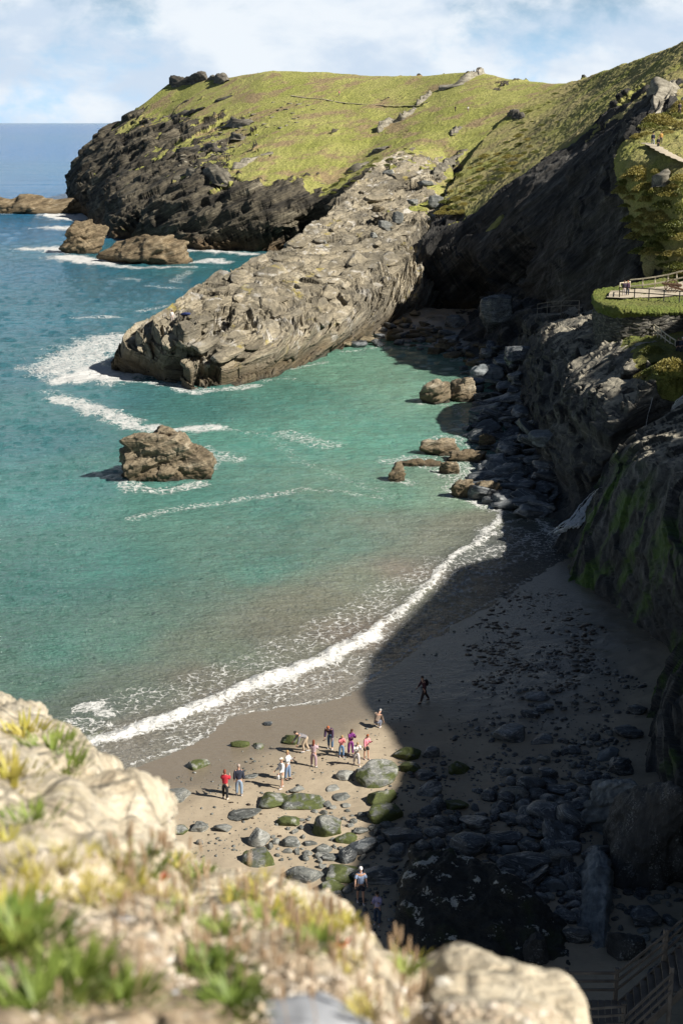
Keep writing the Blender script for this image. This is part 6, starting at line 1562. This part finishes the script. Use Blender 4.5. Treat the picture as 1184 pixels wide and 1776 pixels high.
# grass fringe, fine blades over the soil
bm = bmesh.new(); n_ = 0
while n_ < 900:
    x, y = rr.uniform(0, 730), rr.uniform(1480, 1776); p_ = fh(x, y)
    n_ += 1
    if p_ is None: continue
    if perlin(np.array([[p_.x * 1.7 + 5, p_.y * 1.7, 2.0]]))[0] < .08: continue
    blades(bm, p_, 9, .045, .03, .0018, rr=rr)
tag(bmobj('short_grass', bm, M['leafdry']), 'thin pale grass growing over the foreground soil', 'grass', kind='stuff')
# ---------------------------------------------------------------- crags and outcrops on the turf
def outcrop(name, pts, w, h, mat, label, seed, b=(-.3, -.1, .95), n=None, L=.8, amp=.6, cat='rock outcrop', bv=None):
    """rocky rib along ground points (px,py): a low ridge broken by bedding"""
    P_ = [hit(x, y, bv or BVH2) for x, y in pts]; Q_ = []
    for a, c in zip(P_, P_[1:]):
        m = max(2, int((c - a).length / (w * .25)))
        for k in range(m): Q_.append(a.lerp(c, k / m))
    Q_.append(P_[-1]); m = 30; V = []
    r0 = np.random.default_rng(seed)
    for i, p_ in enumerate(Q_):
        d = Q_[min(i + 1, len(Q_) - 1)] - Q_[max(i - 1, 0)]; d.z = 0; d = d.normalized() if d.length > 1e-4 else Vector((1, 0, 0)); s_ = Vector((-d.y, d.x, 0))
        e = math.sin(math.pi * (i + .5) / len(Q_)) ** .35
        wv = w * (.8 + .5 * float(perlin(np.array([[i * .23, seed, 0.]]))[0]))
        for k in range(m):
            t = k / (m - 1) * 2 - 1; V.append(p_ + s_ * t * wv / 2 * e + Vector((0, 0, h * e * (1 - abs(t) ** 3) - .5 * h)))
    V = np.array([list(v) for v in V]); nr = len(Q_)
    B = V.reshape(nr, m, 3)[:, ::-1]; N = normals(np.concatenate([B, B[..., :1] * 0], 2)).reshape(-1, 3); N *= np.sign(N[:, 2:3] + 1e-9); V = B.reshape(-1, 3)
    d = amp * strata(V + seed * 7, b, L, .6) + .2 * amp * fbm(V / (.5 * L), 3)
    V2 = V + N * d[:, None] + steps(V, b, (.8, .5, .1), (h * .7 + .3,), .8); c0 = V2.mean(0)
    o = link(name, mesh_np(name, V2 - c0, gridfaces(nr, m), mat, True)); o.location = c0; tag(o, label, cat); return o
M['crag'] = rockmat('weathered crag', ((.05, .045, .035), (.13, .115, .085), (.24, .215, .165), (.42, .39, .32)), S=.5)
M['dcrag'] = rockmat('dark crag', ((.02, .018, .014), (.06, .052, .04), (.13, .115, .09), (.30, .28, .23)), S=.5)
outcrop('crag', [(285,150),(300,143),(318,143),(340,139),(362,134)], 9, 5.5, M['dcrag'], 'dark crag at the seaward end of the headland skyline with a figure on it', 1, L=2, amp=1.3)
outcrop('crag', [(366,136),(380,139),(394,142)], 6, 3.5, M['dcrag'], 'small dark crag right of the seaward skyline crag', 2, L=1.6, amp=1)
outcrop('crag', [(372,177),(388,172),(404,166)], 4, 2.2, M['dcrag'], 'dark rocky step on the turf below the skyline crag', 3, L=1.4)
outcrop('crag', [(375,222),(395,216),(415,214),(440,212)], 8, 3.0, M['dcrag'], 'dark broken ledge with pale slabs in the middle of the headland slope', 4, L=1.6, amp=1)
outcrop('crag', [(404,238),(418,240),(430,236)], 5, 2.0, M['crag'], 'pale rubble under the dark broken ledge on the headland', 5, L=1.2)
outcrop('crag', [(400,296),(420,287),(445,272),(475,266)], 6, 2.8, M['crag'], 'long grey slab jutting over the headland turf edge', 6, L=1.4, amp=.9)
outcrop('crag', [(300,268),(330,262),(360,252),(395,262)], 9, 2.6, M['dcrag'], 'grey sloping rock terraces above the dark sea cliff', 7, L=1.6, amp=1)
outcrop('crag', [(300,205),(330,196),(355,188)], 6, 2.2, M['dcrag'], 'dark streak of rock on the upper seaward slope', 8, L=1.5)
outcrop('crag', [(290,312),(330,302),(370,300),(400,316)], 8, 2.8, M['crag'], 'pale ledge along the lip of the dark sea cliff', 9, L=1.6, amp=1)
outcrop('outcrop', [(656,233),(662,222),(680,212),(700,207),(712,196),(720,186)], 3.6, 3.0, M['crag'], 'lower part of the wall like rock rib crossing the headland turf', 10, L=.9, amp=.7)
outcrop('outcrop', [(722,184),(732,176),(742,168),(748,160)], 3.6, 2.4, M['crag'], 'middle part of the wall like rock rib below the skyline rocks', 11, L=.9, amp=.7)
outcrop('outcrop', [(765,154),(782,150),(800,144),(816,136),(826,128),(832,123)], 7, 3.4, M['crag'], 'pale jagged rocks rising to the skyline at the top of the headland', 12, L=1.3, amp=1)
outcrop('outcrop', [(784,236),(790,228),(797,222)], 4, 2, M['crag'], 'small pale rock patch on the turf under the distant walkers', 13)
outcrop('outcrop', [(812,255),(800,266),(786,276),(770,288),(758,296),(748,306)], 3.2, 1.4, M['crag'], 'pale stream bed gully running down to the upper ledge', 14, amp=.4)
outcrop('crag', [(884,196),(895,200),(908,204)], 3, 2, M['dcrag'], 'dark little crag at the foot of the valley', 15)
outcrop('crag', [(1162,145),(1152,165),(1140,185),(1128,200)], 4.2, 2.6, M['crag'], 'sunlit grey crag crowning the shaded cliff near the right edge', 16, b=(-.68, .12, .72), L=1.3, amp=1.1)
outcrop('crag', [(1135,316),(1150,312),(1160,306)], 2.4, 1.6, M['crag'], 'pale rock poking from the turf below the hillside path', 17, L=.7, amp=.4)
outcrop('crag', [(640,268),(655,262),(672,258)], 4, 2, M['crag'], 'left pale crag on the turf edge above the rocky slope', 18, L=1.0)
outcrop('crag', [(600,300),(622,292),(640,282)], 4, 2, M['crag'], 'brownish crag at the left end of the turf edge above the ledge', 19, L=1.0)
# stones showing through the turf: individual, sharing meshes
SC_ = [rockmesh('turf_stone', 700 + i, M['crag'], (1, .7, .45), 3, 7, .08, .55) for i in range(5)]
pts = sample([(430,190),(500,170),(545,185),(540,215),(480,225),(440,240),(400,262),(340,290),(300,300),(330,250),(380,230)], 70, 7)
for (px, py) in pts:
    g_ = hit(px, py, BVH2); s_ = random.uniform(.35, 1.1); o = link('turf_stone', random.choice(SC_)); o.location = g_; o.scale = (s_ * 1.3, s_, s_ * .8); o.rotation_euler = (0, 0, random.uniform(0, 6))
    tag(o, 'pale stone showing through the turf of the headland', 'stone', 'pale stones in the headland turf')
strip('footpath', [(505,166),(530,170),(560,172),(590,178),(625,181),(660,183),(700,184),(730,184)], .8, M['path'], BVH2, .16)
# bracken and gorse cushions on the sunlit spur and terrace edge: real leafy humps
def cushion(name, px, py, w, mat, label, seed, bv=None, hh=.6, n=700, group=None):
    p_ = hit(px, py, bv or BVH2); r0 = random.Random(seed); bm = bmesh.new()
    for _ in range(n):
        a = r0.uniform(0, 6.28); rr_ = math.sqrt(r0.random()); z = (1 - rr_ ** 2) * hh * w * .5 * r0.uniform(.5, 1.1); c_ = Vector((math.cos(a) * rr_ * w / 2 * 1.2, math.sin(a) * rr_ * w / 2, z))
        q1 = Vector([r0.gauss(0, 1) for _ in range(3)]).normalized() * w * .045; q2 = Vector([r0.gauss(0, 1) for _ in range(3)]).normalized() * w * .035
        bm.faces.new([bm.verts.new(c_ + q1), bm.verts.new(c_ + q2), bm.verts.new(c_ - q1), bm.verts.new(c_ - q2 + Vector((0, 0, w * .02)))])
    o = bmobj(name, bm, mat); o.location = p_; tag(o, label, 'bush', group); return o
M['bracken'] = leafmat('olive bracken', (.17, .16, .03), (.38, .31, .09)); M['gorse'] = leafmat('dark gorse', (.08, .10, .015), (.20, .20, .04))
ms = [cushion('bush', 1120, 330, 3.2, M['bracken'], 'olive bush on the steep sunlit spur', 1, n=900), cushion('bush', 1150, 360, 3.0, M['gorse'], 'olive bush on the steep sunlit spur', 2, n=900)]
for o in ms: o['group'] = 'bushes on the sunlit spur'
pts = sample([(1070,300),(1110,290),(1184,310),(1184,500),(1140,470),(1105,440),(1090,380),(1075,340)], 46, 16) + sample([(1100,240),(1150,200),(1184,180),(1184,235),(1150,232)], 14, 12)
for px, py in pts:
    s0 = random.choice(ms); o = s0.copy(); COL.objects.link(o); o.location = hit(px, py, BVH2); s_ = random.uniform(.5, 1.1); o.scale = (s_, s_, s_ * random.uniform(.7, 1.2)); o.rotation_euler = (0, 0, random.uniform(0, 6))
    o['label'] = 'olive bush on the steep sunlit spur'
pts = sample([(760,330),(800,300),(850,262),(900,235),(930,250),(880,300),(840,330),(800,370),(760,380)], 46, 14)
for px, py in pts:
    s0 = random.choice(ms); o = s0.copy(); COL.objects.link(o); o.location = hit(px, py, BVH2); s_ = random.uniform(.5, 1.1); o.scale = (s_, s_, s_ * .8); o.rotation_euler = (0, 0, random.uniform(0, 6))
    o['label'] = 'olive bush on the slope above the shaded cave cliff'; o['group'] = 'bushes above the cave cliff'
for i, (px, py, w_, m_, lb) in enumerate([(1165,640,3.0,'bracken','rounded olive bush above the upper waterfall'),(1140,648,2.4,'gorse','dark green cushion left of the olive bush above the upper waterfall'),(1120,655,2.0,'bracken','small mossy cushion at the head of the thin trickle'),(1175,668,2.2,'gorse','dark bush hanging over the upper waterfall'),(1108,572,1.2,'bracken','brown shrub growing against the masonry wall beside the steps'),(1130,610,2.0,'gorse','dark shrub at the foot of the slanting handrail')]):
    cushion('bush', px, py, w_, M[m_], lb, 60 + i, BV)

# broken slabs lying along the bedding of the ledge
LS = [rockmesh('flat_rock', 800 + i, M['ledge'], (1, random.uniform(.35, .6), random.uniform(.14, .26)), 4, 9, .05, .85, bed=.10) for i in range(8)]
q_ = Vector((.10, -.30, .95)).normalized(); a_ = Vector((.50, .83, .21)); a_ = (a_ - q_ * a_.dot(q_)).normalized(); R0 = Matrix((a_, q_.cross(a_), q_)).transposed().to_4x4()
pts = sample([(225,590),(290,545),(345,505),(400,470),(470,440),(560,385),(640,310),(700,290),(720,330),(715,400),(690,460),(640,520),(560,560),(470,600),(400,620),(330,600),(260,620)], 105, 22)
for (px, py) in pts:
    g_ = hit(px, py, BVH2); s_ = (1.1 + 2.6 * random.random() ** 1.5) * (.9 if py > 480 else 1.25)
    o = link('flat_rock', random.choice(LS)); o.rotation_mode = 'XYZ'; o.rotation_euler = (R0 @ Matrix.Rotation(random.uniform(-.3, .3), 4, 'Z') @ Matrix.Rotation(random.uniform(-.06, .06), 4, 'Y')).to_euler()
    o.location = g_ - q_ * s_ * .03; o.scale = (s_, s_, s_ * random.uniform(.8, 1.3)); tag(o, 'tilted slate slab bedded in the sunlit slate ledge', 'rock slab', 'slabs broken along the bedding of the slate ledge')
pts = sample([(860,300),(900,200),(960,160),(990,180),(960,240),(900,300)], 20, 14) + sample([(560,330),(620,285),(700,255),(720,268),(640,300),(580,345)], 18, 12)
for px, py in pts:
    s0 = ms[1]; o = s0.copy(); COL.objects.link(o); o.location = hit(px, py, BVH2); s_ = random.uniform(.4, .9); o.scale = (s_, s_, s_ * .7); o.rotation_euler = (0, 0, random.uniform(0, 6))
    o['label'] = 'low scrub bush on the valley side or the lip of the headland turf'; o['group'] = 'scrub on the headland and valley'
# ---------------------------------------------------------------- light, sky, camera
w = bpy.data.worlds.new('World'); C.world = w; w.use_nodes = True
nt = w.node_tree; nt.nodes.clear()
N_ = nt.nodes.new; Lk = nt.links.new
out = N_('ShaderNodeOutputWorld'); bg = N_('ShaderNodeBackground'); Lk(bg.outputs[0], out.inputs[0])
sky = N_('ShaderNodeTexSky'); sky.sky_type = 'NISHITA'; sky.sun_disc = False
sky.sun_elevation = SUN_E; sky.sun_rotation = math.atan2(SC, SS); sky.altitude = 30; sky.air_density = 1.0; sky.dust_density = .6; sky.ozone_density = 1.5
tc = N_('ShaderNodeTexCoord')
def nz(scale, mp, det=6, rough=.55, dist=.2):
    m = N_('ShaderNodeMapping'); Lk(tc.outputs['Generated'], m.inputs[0]); m.inputs['Scale'].default_value = mp[0]; m.inputs['Location'].default_value = mp[1]
    n = N_('ShaderNodeTexNoise'); Lk(m.outputs[0], n.inputs['Vector']); n.inputs['Scale'].default_value = scale; n.inputs['Detail'].default_value = det
    n.inputs['Roughness'].default_value = rough; n.inputs['Distortion'].default_value = dist; return n.outputs[0]
def rmp(v, a, b, c=0, d=1):
    r = N_('ShaderNodeMapRange'); r.interpolation_type = 'SMOOTHSTEP'; Lk(v, r.inputs[0])
    for i, x in zip((1, 2, 3, 4), (a, b, c, d)): r.inputs[i].default_value = x
    return r.outputs[0]
big = nz(6.0, ((1, 1, 2.0), (3.1, .7, .2)), 7, .56)
det = nz(20, ((1, 1, 1.5), (1.1, 5, 2)), 6, .6)
ad = N_('ShaderNodeMath'); ad.operation = 'MULTIPLY_ADD'; Lk(det, ad.inputs[0]); ad.inputs[1].default_value = .5; Lk(big, ad.inputs[2])
sz = N_('ShaderNodeSeparateXYZ'); Lk(tc.outputs['Generated'], sz.inputs[0])
cm = N_('ShaderNodeMath'); cm.operation = 'MULTIPLY'; Lk(rmp(ad.outputs[0], .54, .76), cm.inputs[0]); Lk(rmp(sz.outputs[2], .11, .24, 1, 0), cm.inputs[1])
cl = cm.outputs[0]
shd = nz(11, ((1, 1, 2.0), (3.3, .7, .1)), 5, .55)
cc = N_('ShaderNodeMix'); cc.data_type = 'RGBA'; Lk(rmp(shd, .38, .62), cc.inputs[0]); cc.inputs[6].default_value = (15.5, 18.4, 22.0, 1); cc.inputs[7].default_value = (21.5, 23.0, 24.5, 1)
mx = N_('ShaderNodeMix'); mx.data_type = 'RGBA'; Lk(cl, mx.inputs[0]); Lk(sky.outputs[0], mx.inputs[6]); Lk(cc.outputs[2], mx.inputs[7])
hz = N_('ShaderNodeMix'); hz.data_type = 'RGBA'; Lk(rmp(sz.outputs[2], .0, .16, .9, 0), hz.inputs[0]); Lk(sky.outputs[0], hz.inputs[6]); hz.inputs[7].default_value = (13.0, 20.5, 28.5, 1)
Lk(hz.outputs[2], mx.inputs[6])
Lk(mx.outputs[2], bg.inputs[0]); bg.inputs[1].default_value = .025

sl = bpy.data.lights.new('sun', 'SUN'); sl.energy = 5.0; sl.angle = R(.53); sl.color = (1.0, .955, .87)
so = bpy.data.objects.new('sun', sl); COL.objects.link(so)
sd = Vector((SC * math.cos(SUN_E), SS * math.cos(SUN_E), math.sin(SUN_E)))
so.rotation_euler = sd.to_track_quat('Z', 'Y').to_euler()

cd = bpy.data.cameras.new('camera'); co = bpy.data.objects.new('camera', cd); COL.objects.link(co)
cd.sensor_fit = 'VERTICAL'; cd.sensor_height = 36; cd.sensor_width = 24; cd.lens = 36 * F / 1776
co.location = (0, 0, H); co.rotation_euler = (math.pi / 2 - P, 0, 0)
cd.clip_end = 200000; cd.clip_start = .1
cd.dof.use_dof = True; cd.dof.focus_distance = 110; cd.dof.aperture_fstop = 3.4
C.camera = co
C.view_settings.view_transform = 'Standard'; C.view_settings.look = 'None'; C.view_settings.gamma = 1; C.view_settings.exposure = .70
